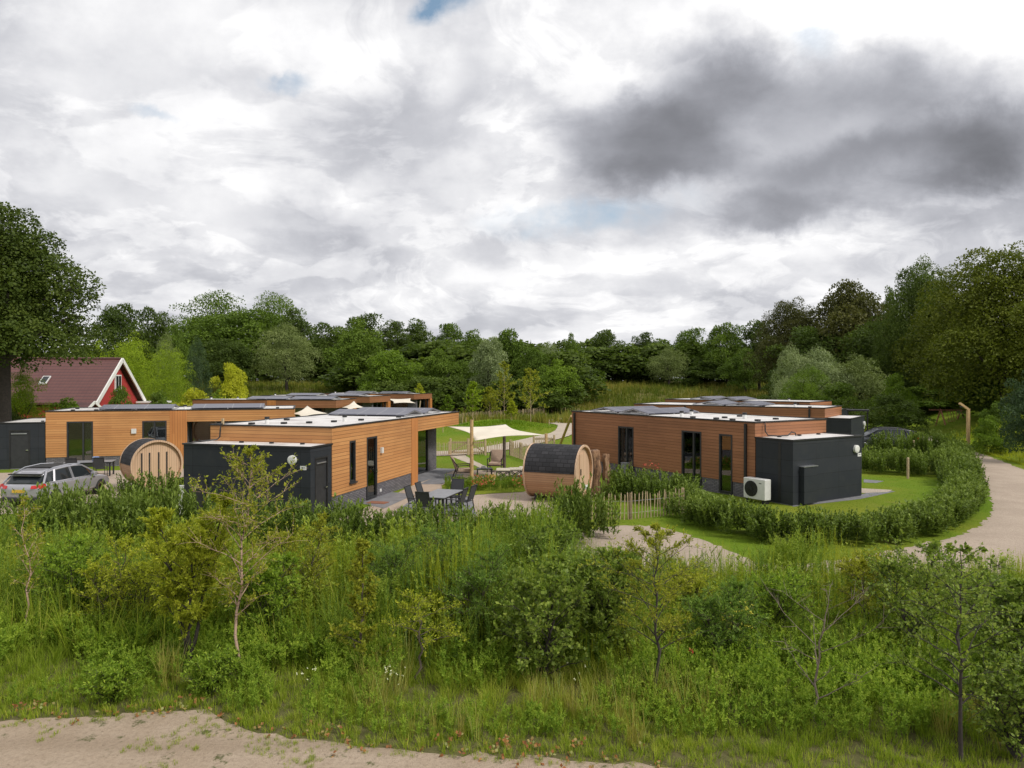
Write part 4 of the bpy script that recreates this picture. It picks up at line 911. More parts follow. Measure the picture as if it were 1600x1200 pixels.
# ------------------------------------------------------------------ cars
def car(label, loc, rz, paint):
    """local +y = forward, length 4.7 m"""
    c_ = thing('parked_car', label, 'car', loc, rz)
    # body stations: y, halfwidth bottom, halfwidth belt, z bottom, z belt(shoulder)
    st = [(-2.30, .72, .78, .42, .80), (-2.22, .82, .86, .30, .93), (-1.9, .88, .90, .24, .98), (-1.2, .90, .92, .22, .98), (0, .90, .92, .22, .95), (1.0, .90, .91, .22, .93), (1.45, .89, .89, .24, .90), (1.95, .86, .84, .26, .82), (2.25, .78, .74, .32, .70), (2.36, .62, .60, .40, .60)]
    vs = []; fs = []
    for (yy_, wb, wt, zb, zt) in st:
        h_ = [(wb*.9, zb), (wb, zb+.12), (wb+.02, (zb+zt)/2), (wt, zt-.06), (wt*.93, zt), (0, zt+.02)]
        for x_, z_ in h_: vs.append((x_, yy_, z_))
        for x_, z_ in h_[::-1][1:]: vs.append((-x_, yy_, z_))
    n = 11
    for i in range(len(st)-1):
        for k in range(n): a = i*n+k; b = i*n+(k+1) % n; fs.append((a, b, b+n, a+n)[::-1])
    fs.append(tuple(range(n))); fs.append(tuple(range((len(st)-1)*n, len(st)*n))[::-1])
    m = MB(); m._add(vs, fs); bo = m.build('body', paint, c_, smooth=True)
    mo = bo.modifiers.new('s', 'SUBSURF'); mo.levels = 2; mo.render_levels = 2
    # glasshouse
    gs = [(-2.12, .70, .58, .97, .99), (-1.72, .84, .66, .97, 1.36), (-1.2, .85, .68, .97, 1.46), (-.3, .85, .69, .96, 1.50), (.45, .84, .67, .95, 1.45), (.95, .82, .62, .94, 1.22), (1.42, .76, .60, .92, .95)]
    vs = []; fs = []
    for (yy_, wb, wt, zb, zt) in gs:
        for x_, z_ in ((wb, zb-.05), (wt, zt-.03), (wt*.5, zt), (-wt*.5, zt), (-wt, zt-.03), (-wb, zb-.05)): vs.append((x_, yy_, z_))
    for i in range(len(gs)-1):
        for k in range(6): a = i*6+k; b = i*6+(k+1) % 6; fs.append((a, b, b+6, a+6)[::-1])
    fs.append(tuple(range(6))); fs.append(tuple(range(36, 42))[::-1])
    m = MB(); m._add(vs, fs); m.build('windows', 'car_glass', c_)
    # roof skin
    rs = [(-1.86, .62, 1.30), (-1.55, .66, 1.425), (-1.2, .675, 1.485), (-.3, .685, 1.525), (.30, .67, 1.495), (.55, .66, 1.44)]
    vs = []; fs = []
    for (yy_, wt, zt) in rs:
        for x_, z_ in ((wt+.015, zt-.075), (wt+.005, zt-.03), (wt*.6, zt), (-wt*.6, zt), (-wt-.005, zt-.03), (-wt-.015, zt-.075)): vs.append((x_, yy_, z_))
    for i in range(len(rs)-1):
        for k in range(6): a = i*6+k; b = i*6+(k+1) % 6; fs.append((a, b, b+6, a+6)[::-1])
    fs.append(tuple(range(6))); fs.append(tuple(range(30, 36))[::-1])
    m = MB(); m._add(vs, fs); m.build('roof', paint, c_, smooth=True)
    for s in (-1, 1):
        for p, q in (((.86*s, -2.05, .96), (.66*s, -1.62, 1.41)), ((.86*s, -1.45, .97), (.695*s, -1.25, 1.44)), ((.87*s, -.32, .96), (.70*s, -.36, 1.47)), ((.80*s, 1.35, .94), (.665*s, .45, 1.43))): m = MB(); m.bar(p, q, .07, .06); m.build('pillar', paint, c_)
    for s in (-1, 1):
        m = MB(); m.tube([(.60*s, -1.75, 1.37), (.62*s, -1.2, 1.52), (.63*s, -.3, 1.56), (.61*s, .45, 1.50)], .022, 6); m.build('roof_rail', 'chrome' if paint == 'car_paint' else 'black_trim', c_)
        m = MB(); m.tube([(.885*s, -1.9, .985), (.93*s, -1.0, .975), (.93*s, .4, .955), (.88*s, 1.3, .94)], .014, 6); m.build('side_trim', 'chrome' if paint == 'car_paint' else 'black_trim', c_)
        m = MB(); m._add([(.52*s, -2.33, .78), (.84*s, -2.20, .78), (.88*s, -1.98, .82), (.88*s, -1.98, .95), (.84*s, -2.18, .93), (.52*s, -2.27, .90)], [(0,1,4,5),(1,2,3,4)] if s > 0 else [(5,4,1,0),(4,3,2,1)])
        o = m.build('tail_light', 'red_light', c_); q = o.modifiers.new('t', 'SOLIDIFY'); q.thickness = .05; q.offset = 0
        m = MB(); m.box(s*.95-.1, s*.95+.1, .78, .98, .95, 1.08); m.build('wing_mirror', paint, c_, bevel=.03)
        for wy in (-1.42, 1.42):
            m = MB(); m.tube([(s*.70, wy, .34), (s*.72, wy, .34), (s*.91, wy, .34), (s*.93, wy, .34)], [.30, .34, .34, .31], 28); wo2 = m.build('wheel', 'tyre', c_)
            m = MB(); m.tube([(s*.925, wy, .34), (s*.94, wy, .34)], [.23, .20], 20); m.build('rim', 'chrome', wo2)
    m = MB(); m.box(-.68, .68, -2.02, -1.86, 1.30, 1.34); m.build('rear_spoiler', 'black_trim', c_)
    m = MB(); m.box(-.26, .26, -2.335, -2.30, .62, .74); m.build('number_plate', 'yellow_plastic', c_)
    m = MB(); m.box(-.78, .78, -2.33, -2.1, .26, .42); m.build('rear_bumper', 'black_trim', c_, bevel=.04)
    m = MB(); m.box(-.5, .5, -1.2, .1, 1.5, 1.535); m.build('sunroof', 'black_trim', c_)
    return c_
cl = car('silver grey estate car parked behind the hedge at the left edge', (-18.7, 29.3, .012), -R(4), 'car_paint'); cl.scale = (.96, .96, .94)
cr = car('dark grey car parked beside the second right bungalow', (26.2, 50.2, .0), R(78), 'car_dark')

# ------------------------------------------------------------------ posts, lamps, fences, gates
def post(label, px, py, h_, r=.055, m_='pale_wood', name='wooden_post', cat='post', group='posts standing in the hedges'):
    x, y = G(px, py); m = MB(); m.tube([(x, y, 0), (x, y, h_-.03), (x, y, h_)], [r, r, r*.7], 10)
    return tag(m.build(name, m_), label, cat, group)
post('pale post in the hedge right of the silver car', 163, 806, 1.12)
post('taller pale post in the hedge before the slotted sauna', 257, 790, 1.12)
post('short stake in the hedge between silver car and slotted sauna', 176, 818, .75, .05)
post('orange stake on the lawn edge before the right hedge', 1419, 748, 1.05, .06)
post('stake in the hedge top right of the parked dark car', 1428, 715, 1.1, .06)
post('pale stake in the grass left of the lamp post', 1440, 700, .8, .05)
m = MB(); x, y = G(283, 805); m.box(x-.07, x+.07, y-.05, y+.05, 0, 1.05); m.box(x-.08, x+.08, y-.06, y+.06, 1.051, 1.08); o = m.build('meter_post', 'white_metal'); tag(o, 'white metal utility post beside the left corner of the dark shed', 'post')
x, y = G(1513, 706)
lp = thing('lamp_post', 'wooden lamp post with bent arm beside the gravel road', 'lamp post', (x, y, 0), 0)
m = MB(); m.bar((0, 0, -.1), (0, 0, 2.95), .17); m.build('post', 'raw_wood', lp)
m = MB(); m.bar((.02, 0, 2.88), (-.66, -.1, 3.32), .15); m.build('arm', 'raw_wood', lp)
m = MB(); m.box(-.62, -.40, -.14, -.04, 3.06, 3.12); m.build('lamp_head', 'dark_frame', lp)
x, y = G(917, 806)
lp = thing('garden_lamp', 'small white capped garden lamp beside the picket fence and sauna', 'garden lamp', (x, y, 0), 0)
m = MB(); m.tube([(0, 0, 0), (0, 0, .95)], .025, 8); m.build('stem', 'raw_wood', lp)
m = MB(); m.tube([(0, 0, .95), (0, 0, .97), (0, 0, 1.05), (0, 0, 1.12)], [.03, .08, .09, .04], 14); m.build('lamp_shade', 'lamp_glass', lp)
def fence(label, pts, h_, gap=.13, seed=3, group='chestnut picket fences', pw=.04):
    rnd = random.Random(seed); f = thing('picket_fence', label, 'fence', (pts[0][0], pts[0][1], 0), 0, group); ox, oy = pts[0]
    m = MB(); w_ = MB()
    for (a, b) in zip(pts[:-1], pts[1:]):
        L_ = math.dist(a, b); n = int(L_/gap)
        for k in range(n):
            t = (k+.5)/n; x = a[0]+(b[0]-a[0])*t-ox; y = a[1]+(b[1]-a[1])*t-oy; z = tz(x+ox, y+oy); hh = h_*rnd.uniform(.9, 1.08); l = rnd.uniform(-.04, .04)
            m.tube([(x, y, z-.02), (x+l, y+rnd.uniform(-.02, .02), z+hh-.06), (x+l, y, z+hh)], [pw/2*rnd.uniform(.8, 1.2), pw/2, .004], 5)
        for zz_ in (.25, .7):
            q = [(a[0]+(b[0]-a[0])*k/8-ox, a[1]+(b[1]-a[1])*k/8-oy, h_*zz_+tz(a[0]+(b[0]-a[0])*k/8, a[1]+(b[1]-a[1])*k/8)) for k in range(9)]
            w_.tube(q, .004, 4)
    m.build('pickets', 'picket_wood', f); w_.build('wire', 'aluminium', f)
    for (a, b) in zip(pts[:-1], pts[1:]):
        L_ = math.dist(a, b); n = max(1, round(L_/2.2))
        for k in range(n+1):
            t = k/n; x = a[0]+(b[0]-a[0])*t-ox; y = a[1]+(b[1]-a[1])*t-oy+.06; z = tz(x+ox, y+oy)
            p = MB(); p.tube([(x, y, z-.05), (x, y, z+h_+.02)], .05, 8); p.build('post', 'pale_wood', f)
    return f
fence('picket fence in front of the right bungalow hedge beside the logs', [G(922, 812), G(985, 812), G(1068, 803)], .92, .135)
fence('short picket fence between the gate and the sail pole', [G(759, 711.5), G(797, 711.5)], .9, .12, 4)
fence('picket fence running behind the lounge lawn to the sauna', [G(797, 711.5), G(830, 723), G(900, 736)], 1.0, .12, 5)
fence('distant picket fence below the young trees', [G(700, 661), G(745, 655), G(800, 652), G(850, 650)], .95, .2, 6, pw=.05)
fence('distant low fence across the meadow by the right bungalow', [G(862, 648), G(905, 649)], .8, .35, 7, pw=.05)
fence('picket fence visible left of the wooden gate', [G(640, 712), G(702, 712)], .88, .12, 8)
def gate(label, a, b, h_=.95, brace=1):
    g = thing('wooden_gate', label, 'gate', (a[0], a[1], 0), math.atan2(b[1]-a[1], b[0]-a[0]), 'wooden picket gates'); L_ = math.dist(a, b); m = MB()
    for zz_ in (.2, h_-.12): m.bar((.06, 0, zz_), (L_-.06, 0, zz_), .04, .09)
    m.bar((.06, 0, .2) if brace > 0 else (L_-.06, 0, .2), (L_-.06, 0, h_-.12) if brace > 0 else (.06, 0, h_-.12), .04, .08); m.build('frame', 'pale_wood', g)
    m = MB(); n = int(L_/.11)
    for k in range(n): x = .06+(L_-.12)*k/(n-1); m.bar((x, -.04, .06), (x, -.04, h_), .05, .02)
    m.build('pickets', 'picket_wood', g)
    for x in (0, L_): m = MB(); m.tube([(x, 0, 0), (x, 0, h_+.15)], .07, 10); m.build('post', 'pale_wood', g)
    return g
gate('left leaf of the wooden gate behind the lounge terrace', G(704, 711.5), G(731, 711.5), .95, 1)
gate('right leaf of the wooden gate next to the picket fence', G(732, 711.5), G(758, 711.5), .95, -1)
gate('separate wooden gate behind the black shingled sauna', G(834, 706), G(866, 706), 1.0, 1)
# swing frame, carport frame
x, y = G(1470, 673); sw = thing('swing_frame', 'rust red swing frame beyond the gravel road', 'swing', (x, y, tz(x, y)), .1)
m = MB(); m.bar((-1.2, 0, 1.55), (2.4, 0, 1.50), .09)
for xx in (0, 2.1):
    m.bar((xx, -.7, 0), (xx, 0, 1.6), .09); m.bar((xx, .7, 0), (xx, 0, 1.6), .09)
m.build('frame', 'red_frame', sw)
m = MB()
for xx in (.6, .95, 1.2, 1.55): m.bar((xx, 0, 1.5), (xx+.18, -.1, .45), .035)
m.box(.75, 1.15, -.2, 0, .42, .46); m.box(1.35, 1.75, -.2, 0, .42, .46); m.build('swing_seat', 'red_frame', sw)
cpz = thing('pergola', 'small black pergola frame behind the second right shed', 'pergola', (XA(1325, 54), 54, 0), -R(25))
m = MB()
for xx in (0, 1.35):
    for yy_ in (0, 1.2): m.bar((xx, yy_, 0), (xx, yy_, 2.55), .07)
m.build('posts', 'black_trim', cpz); m = MB(); m.box(-.1, 1.45, -.1, 1.3, 2.551, 2.66); m.build('roof', 'black_trim', cpz)
m = MB(); p = local((9.97, 29.1), -32, 1, 5.2, -1.0); m.tube([(p[0], p[1], 0), (p[0], p[1], 1.1)], .05, 10); m.box(p[0]-.16, p[0]+.16, p[1]-.1, p[1]+.1, 1.101, 1.15); o = m.build('mailbox_post', 'black_trim'); tag(o, 'black post with flat top beside the right shed corner', 'post')
m = MB(); x, y = local((9.97, 29.1), -32, 1, -.45, 7.5); m.tube([(0, 0, 0), (0, 0, .05), (0, 0, .75), (0, 0, .8)], [.17, .19, .21, .22], 18); o = m.build('rain_barrel', 'grey_table'); o.location = (x, y, 0); tag(o, 'grey round bin under the narrow window of the right bungalow', 'bin')

# ================================================================== vegetation
RG = np.random.default_rng(11)
def rdir(rg, n):
    v = rg.normal(size=(n, 3)); return nrm(v)
def crown_arrays(seed, shape='round', n=12000, leaf=.030, lobes=26, base=.16, dens_in=.25):
    """unit crown: diameter 1, top at z=1"""
    rg = np.random.default_rng(seed); C = []; Rr = []
    prof = {'round': lambda t: np.sin(PI*np.clip(t*.86+.12, 0, 1))**.6, 'tall': lambda t: np.clip(1.0-t**1.9*.82, .1, 1)*np.clip(t*4+.5, 0, 1), 'broad': lambda t: np.sin(PI*np.clip(t*.72+.26, 0, 1))**.5,
            'bush': lambda t: np.clip(1.05-t**3.0*.9, .05, 1), 'airy': lambda t: np.sin(PI*np.clip(t*.85+.1, 0, 1))**.8, 'cone': lambda t: np.clip(1-t, .02, 1)**.9}[shape]
    for k in range(lobes):
        t = (k+.5)/lobes; t = np.clip(t+rg.uniform(-.05, .05), 0, 1)
        rad = prof(t)*.5; lr = rg.uniform(.10, .20)*(.55+.45*prof(t)) if shape != 'cone' else .10
        a = rg.uniform(0, 2*PI) if k % 2 else k*2.4; q = rg.uniform(.3, 1.0)**.5*max(rad*rg.uniform(.86, 1.12)-lr*.55, 0)
        z = base+lr*.6+(1-base-lr*1.25)*t+rg.uniform(-.03, .035)
        C.append((q*math.cos(a), q*math.sin(a), z)); Rr.append(lr)
    # inner fill lobes
    for k in range(max(3, lobes//4)):
        t = rg.uniform(.1, .8); C.append((rg.uniform(-.08, .08), rg.uniform(-.08, .08), base+(1-base)*t)); Rr.append(.20*prof(t)+.04)
    C = np.array(C); Rr = np.array(Rr); p = Rr**2; p = p/p.sum(); idx = rg.choice(len(C), n, p=p)
    d = rdir(rg, n); d[:, 2] = np.where(d[:, 2] < -.35, -d[:, 2], d[:, 2])
    # knobbly lobes : second-level clumps
    kk = 9; cd = nrm(rg.normal(size=(len(C), kk, 3))); best = (cd[idx]*d[:, None]).sum(2).max(1)
    rr = Rr[idx]*(.70+.36*np.clip((best-.55)/.45, 0, 1)+rg.uniform(-.22*dens_in*3, .05, n)+(rg.uniform(0, 1, n) < .05)*rg.uniform(0, .25, n))
    P = C[idx]+d*rr[:, None]*np.array([1, 1, .82]); P[:, 2] = np.maximum(P[:, 2], .01)
    lobev = rg.uniform(-.16, .16, len(C))
    v = .5+lobev[idx]+rg.uniform(-.22, .22, n)+.10*(best-.8)
    return rg, P, d, v
def crown(seed, shape='round', n=12000, leaf=.030, lobes=26, base=.16, droop=0.0, aspect=.6, dens_in=.25):
    rg, P, d, v = crown_arrays(seed, shape, n, leaf, lobes, base, dens_in); o = Leaves()
    D = nrm(rdir(rg, n)+d*.5+np.array([0, 0, -droop])); N = nrm(d*1.0+rdir(rg, n)*.55+np.array([0, 0, .45]))
    rr_ = np.percentile(np.hypot(P[:, 0], P[:, 1]), 98.5); P[:, :2] *= .5/rr_; P[:, 2] *= 1/np.percentile(P[:, 2], 99.6)
    L = leaf*rg.uniform(.6, 1.35, n); o.leaf(P, D, N, L, L*aspect, np.clip(v, 0, 1)); return o.arrays()
PROTO = {}
def proto(name, *a, **k):
    PROTO[name] = crown(*a, **k)
proto('oak', 1, 'broad', 95000, .0145, 80, .10, aspect=.75, dens_in=.3)
proto('fine1', 2, 'round', 42000, .019, 70, .06, aspect=.7, dens_in=.2)
proto('fine2', 3, 'broad', 80000, .0135, 80, .04, aspect=.7, dens_in=.2)
proto('round1', 4, 'round', 15000, .030, 30, .08)
proto('round2', 5, 'broad', 15000, .030, 34, .10)
proto('round3', 6, 'round', 15000, .028, 26, .05)
proto('tall1', 7, 'tall', 14000, .030, 30, .06)
proto('tall2', 8, 'tall', 14000, .028, 34, .05)
proto('willow1', 9, 'round', 18000, .026, 34, .05, droop=.9, aspect=.32)
proto('willow2', 10, 'bush', 18000, .026, 30, .02, droop=.7, aspect=.32)
proto('bush1', 12, 'bush', 9000, .034, 22, .0)
proto('bush2', 13, 'bush', 9000, .034, 18, .0)
proto('airy', 14, 'airy', 13000, .022, 44, .20, dens_in=.3)
proto('lime', 15, 'broad', 34000, .0145, 60, .0, aspect=.55, dens_in=.15)
proto('cone', 16, 'cone', 3500, .035, 26, .05)
proto('mass', 17, 'round', 2600, .06, 16, .0, aspect=.7)
MC = {}
def crown_mesh(p, m):
    if (p, m) not in MC:
        V, Q, A = PROTO[p]; me = npmesh('crown', V, Q, A); me.materials.append(MAT[m]); MC[(p, m)] = me
    return MC[(p, m)]
def limbs(seed, n=7, r0=.022, base=.1, top=.8):
    rg = np.random.default_rng(seed); out = []
    pts = [(rg.normal(0, .008)*k, rg.normal(0, .008)*k, z) for k, z in enumerate(np.linspace(-.02, top, 8))]; out.append((pts, np.linspace(r0*1.2, r0*.2, 8)))
    for k in range(n):
        t = rg.uniform(.18, .65); a = k*2.4; l = rg.uniform(.18, .34); z = t*top
        out.append(([(l*s*math.cos(a), l*s*math.sin(a), z+l*.9*s**1.1) for s in (0, .3, .65, 1)], np.array([.5, .38, .25, .1])*r0))
    return out
TM = {}
def trunk_mesh(k, m):
    if (k, m) not in TM:
        o = Leaves(); tubes_np(o, limbs(100+k, 8), 7); V, Q, A = o.arrays(); me = npmesh('trunk', V, Q); me.materials.append(MAT[m]); me.shade_smooth(); TM[(k, m)] = me
    return TM[(k, m)]
ntree = [0]
def tree(p, m, px, top, wpx, d, label, name='tree', cat='tree', group=None, bark='dark_bark', trunk=True, basez=None, flat=1.0):
    x = XA(px, d); z0 = tz(x, d) if basez is None else basez; hh = ZA(top, d)-z0; ww = wpx*d/F*1.10; ntree[0] += 1; k = ntree[0]
    t = thing(name, label, cat, (x, d, z0-.1), 0, group)
    c_ = link(bpy.data.objects.new('crown', crown_mesh(p, m)), t); c_.scale = (ww, ww*flat, hh); c_.rotation_euler = (0, 0, k*1.7)
    if flat != 1.0: c_.rotation_euler = (0, 0, 0)
    if trunk:
        s_ = link(bpy.data.objects.new('trunk', trunk_mesh(k % 4, bark)), t); s_.scale = (ww, ww, hh*.95); s_.rotation_euler = (0, 0, k*1.1)
    return t
g1 = 'trees of the wood behind the bungalows'; g2 = 'trees on the right hillside'; g3 = 'garden trees around the red house'
# big oak, left edge
x = XA(18, 45); t = thing('oak_tree', 'huge dark oak towering at the left edge above the red house', 'tree', (x-.6, 45, 0), 0)
oc = link(bpy.data.objects.new('crown', crown_mesh('oak', 'leaf_oak')), t); oc.scale = (12.9, 12.9, 11.8); oc.location = (-.4, 0, 3.9); oc.rotation_euler = (0, 0, 2.1)
o = Leaves(); tubes_np(o, [([(0, 0, -.2), (.05, 0, 1.5), (.0, .1, 4), (.2, 0, 8), (.3, 0, 13)], [.62, .50, .42, .30, .08])] + [([(.1, 0, z), (math.cos(a)*2.2, math.sin(a)*2.2, z+1.8), (math.cos(a)*4.5, math.sin(a)*4.5, z+3.0)], [.24, .15, .05]) for a, z in ((0, 6.0), (.9, 6.3), (2.2, 6.6), (3.3, 6.2), (4.2, 6.8), (5.4, 7), (.4, 8.2), (2.8, 9), (4.9, 9.5))], 9)
V, Q, A = o.arrays(); me = npmesh('trunk', V, Q); me.materials.append(MAT['dark_bark']); me.shade_smooth(); link(bpy.data.objects.new('trunk', me), t)
T = [
 ('round1','leaf_dark',190,477,90,120,'dark round tree directly right of the big oak',g1), ('round2','leaf_dark',240,484,74,125,'dark tree between the oak and the tall airy trees',g1),
 ('round3','leaf_mid',270,510,60,118,'mid green tree just behind the pair of lime green trees',g1), ('willow1','leaf_grey',262,521,38,100,'small grey green crown showing above the lime green trees',g1),
 ('airy','leaf_mid',338,457,120,190,'tall airy tree rising highest over the left wood',g1), ('airy','leaf_mid',428,460,100,190,'tall airy tree right of the highest one in the left wood',g1),
 ('round2','leaf_mid',322,492,140,160,'broad green tree under the highest airy tree',g1), ('round1','leaf_mid',398,486,125,158,'broad green tree left above the grey willow',g1), ('round3','leaf_dark',460,485,84,155,'dark green tree right above the grey willow',g1),
 ('round1','leaf_dark',355,530,80,125,'dark tree behind the yellow shrub',g1), ('willow1','leaf_grey',448,506,96,128,'large grey green willow in the left wood',g1), ('willow2','leaf_blue',308,528,40,105,'slim bluish willow between lime trees and yellow shrub',g1),
 ('round2','leaf_dark',512,507,84,150,'dark tree between the grey willow and the large round green tree',g1), ('round2','leaf_dark',565,492,95,185,'dark flat-topped crown peeking over the large round green tree',g1), ('round3','leaf_mid',560,500,100,122,'large round green tree left of centre, before the flat dark crown',g1),
 ('tall1','leaf_dark',618,503,72,150,'dark tree right of the large round green tree',g1), ('tall2','leaf_dark',650,500,76,155,'dark slender tree second right of the large round green tree',g1), ('tall1','leaf_mid',700,507,74,150,'pointed tree standing above the centre left bushes',g1),
 ('tall2','leaf_mid',740,517,74,135,'pointed tree just left of the silver tree',g1), ('round1','leaf_fresh',607,548,92,105,'bright rounded tree behind the farthest left bungalows',g1), ('round3','leaf_mid',683,546,78,110,'rounded mid green tree left of the young trees',g1),
 ('round2','leaf_mid',735,560,70,112,'low broad tree under the pointed tree by the silver one',g1), ('round1','leaf_silver',767,528,64,105,'silver leaved tree in the centre of the wood',g1), ('tall1','leaf_mid',795,517,84,118,'pointed green tree right of the silver tree',g1),
 ('round1','leaf_mid',832,543,64,112,'green tree second right of the silver tree',g1), ('round3','leaf_fresh',872,562,76,104,'low green tree at the right end of the centre wood',g1), ('bush1','leaf_mid',842,588,96,102,'wide low tree in front of the centre wood, beside the meadow',g1),
 ('cone','leaf_blue',829,533,9,175,'tiny dark conifer tip above the centre wood',g1), ('airy','leaf_silver',858,535,40,170,'pale thin crown between centre wood and right wood',g1),
 ('round3','leaf_mid',893,522,36,168,'small round crown at the left end of the right wood',g1), ('round1','leaf_dark',945,516,58,165,'dark round tree in the middle distance, left of a similar smaller one',g1), ('round2','leaf_dark',1003,521,54,170,'smaller dark round tree left of the grey willow in the right wood',g1),
 ('bush2','leaf_dark',900,548,60,158,'low dark tree below the small round crown',g1), ('bush1','leaf_dark',975,550,90,150,'low dark tree below the two dark round trees',g1), ('willow1','leaf_grey',1044,544,68,140,'grey green willow at the edge of the right wood',g1),
 ('round2','leaf_mid',1076,514,72,150,'green tree behind the grey green willow of the right wood',g1), ('round1','leaf_mid',1136,506,72,140,'broad green tree second right of the grey green willow',g1), ('tall1','leaf_dark',1187,503,84,130,'dark tree left below the brown-topped trees',g1), ('bush2','leaf_dark',1110,560,100,138,'low dark tree under the broad green tree on the right',g1), ('round3','leaf_mid',1165,545,70,125,'mid green tree left of the silver bushes',g1),
 ('fine2','leaf_brown',1238,472,120,112,'brownish tree at the top of the hillside, left of the broad brown one',g2), ('fine1','leaf_brown',1328,445,160,105,'broad brown-topped dome tree on the hillside skyline',g2), ('tall2','leaf_dark',1388,452,46,112,'narrow dark tree top between the dome tree and the leaning green one',g2),
 ('fine2','leaf_dark',1440,412,130,86,'dark green leaning tree on the hillside between the brown dome and the huge one',g2), ('fine2','leaf_hillside',1568,392,250,62,'huge yellow green tree filling the right edge of the hillside',g2), ('fine1','leaf_hillside',1480,462,130,82,'tree low left of the huge right edge tree',g2),
 ('round1','leaf_dark',1265,512,130,102,'dark tree behind the silver willow bushes',g2), ('round2','leaf_dark',1392,500,150,94,'dark tree under the leaning green tree',g2), ('fine2','leaf_dark',1540,510,160,80,'shaded dark tree behind the lamp post',g2),
 ('willow2','leaf_silver',1238,540,66,82,'palest silver willow bush on the right',g2), ('willow1','leaf_silver',1278,544,100,81,'grey willow right of the palest silver bush',g2), ('willow2','leaf_fresh',1262,572,90,74,'bright green willow bush before the grey willows',g2), ('willow2','leaf_grey',1348,556,120,80,'wide grey green willow behind the second right shed',g2),
 ('bush1','leaf_fresh',1400,585,60,70,'bright green bush left of the red swing frame',g2), ('bush2','leaf_dark',1212,585,60,88,'dark bush at the left end of the silver willows',g2), ('bush1','leaf_mid',1310,598,90,72,'green bush just behind the second right bungalow roof',g2), ('bush2','leaf_mid',1445,600,120,80,'broad bush behind the red swing frame',g2),
 ('bush1','leaf_dark',1395,615,100,62,'dark bush behind the parked dark car',g2), ('round3','leaf_blue',1612,575,90,42,'blue green bush cut by the right edge above the grassy bank',g2), ('bush1','leaf_mid',1560,628,60,47,'small bush on the bank right of the lamp post',g2), ('bush2','leaf_fresh',1545,648,52,46,'low fresh green bush nearest the lamp post on the bank',g2),
 ('bush1','leaf_brown',1490,590,90,84,'brownish bush in the shade left of the lamp post',g2),
 ('lime','leaf_lime',207,526,84,76,'left of the two round lime green trees behind the red house',g3), ('lime','leaf_lime',264,541,72,72,'right and lower of the two round lime green trees',g3), ('round3','leaf_lime',155,534,42,80,'lime green tree at the ridge end of the red roof',g3), ('round1','leaf_yellow',362,568,58,68,'yellow leaved shrub behind the left bungalows',g3),
 ('bush1','leaf_yellow',302,607,70,66,'low yellow green shrub behind the long roof left',g3), ('bush2','leaf_fresh',345,608,60,67,'low fresh green shrub beside the yellow leaved one',g3), ('bush1','leaf_mid',190,604,52,56,'green bush below the red gable',g3), ('willow2','leaf_lime',32,578,88,49,'yellow green bush under the oak before the maroon roof',g3), ('bush2','leaf_lime',52,548,40,66,'lime bush showing above the left end of the maroon roof',g3),
 ('bush2','leaf_fresh',105,622,100,50,'clipped green hedge bush below the maroon roof',g3), ('bush1','leaf_mid',250,612,60,62,'green bush between the red house and the long roof',g3), ('bush1','leaf_dark',12,640,60,47,'dark bush at the left edge under the oak',g3), ('bush2','leaf_mid',-8,672,60,44,'green bush left of the far left dark shed',g3)]
for a in T: tree(*a[:6], a[6], group=a[7], name='bush' if 'bush' in a[6] or 'shrub' in a[6] else 'tree', cat='bush' if 'bush' in a[6] or 'shrub' in a[6] else 'tree', trunk=not a[0].startswith(('bush', 'lime')))
# the mass of the wood behind and below the single trees
om = Leaves(); n = 150; pxs = np.concatenate([np.linspace(120, 1230, 74), np.linspace(-500, 2300, 76)]); ds = np.concatenate([RG.uniform(128, 200, 74), RG.uniform(205, 250, 76)])
ds = np.where((pxs > 560) & (pxs < 900) & (ds < 205), RG.uniform(112, 140, 150), np.maximum(ds, 150))
X = (pxs-800)/F*ds; P = np.stack([X, ds, terr(X, ds)-.2], 1); hs = np.where(ds < 205, RG.uniform(6, 9.5, 150), RG.uniform(9, 13, 150)); wsz = RG.uniform(12, 20, 150)
stamp(om, PROTO['mass'], P, np.stack([wsz, wsz, hs], 1), RG.uniform(0, 6, 150), RG.uniform(-.15, .12, 150))
n = 26; pb = np.linspace(560, 885, n)+RG.normal(0, 5, n); db = RG.uniform(98, 105, n); xb = (pb-800)/F*db; wb = RG.uniform(5, 8, n)
stamp(om, PROTO['mass'], np.stack([xb, db, terr(xb, db)-.2], 1), np.stack([wb, wb, RG.uniform(3, 5.5, n)], 1), RG.uniform(0, 6, n), RG.uniform(-.1, .2, n))
# hillside understory on the right
n = 46; X = RG.uniform(30, 75, n); Y = RG.uniform(60, 115, n); keep = (X > 26+(Y-38)*.33+3) & ~((800+X/Y*F > 1415) & (800+X/Y*F < 1540) & (Y < 84)); X, Y = X[keep], Y[keep]; n = len(X)
wsz = RG.uniform(6, 10, n); stamp(om, PROTO['mass'], np.stack([X, Y, terr(X, Y)-.2], 1), np.stack([wsz, wsz, RG.uniform(3, 6, n)], 1), RG.uniform(0, 6, n), RG.uniform(-.15, .1, n))
tag(om.build('woodland', 'leaf_dark'), 'dark mass of the wood behind the single trees', 'wood', kind='stuff')

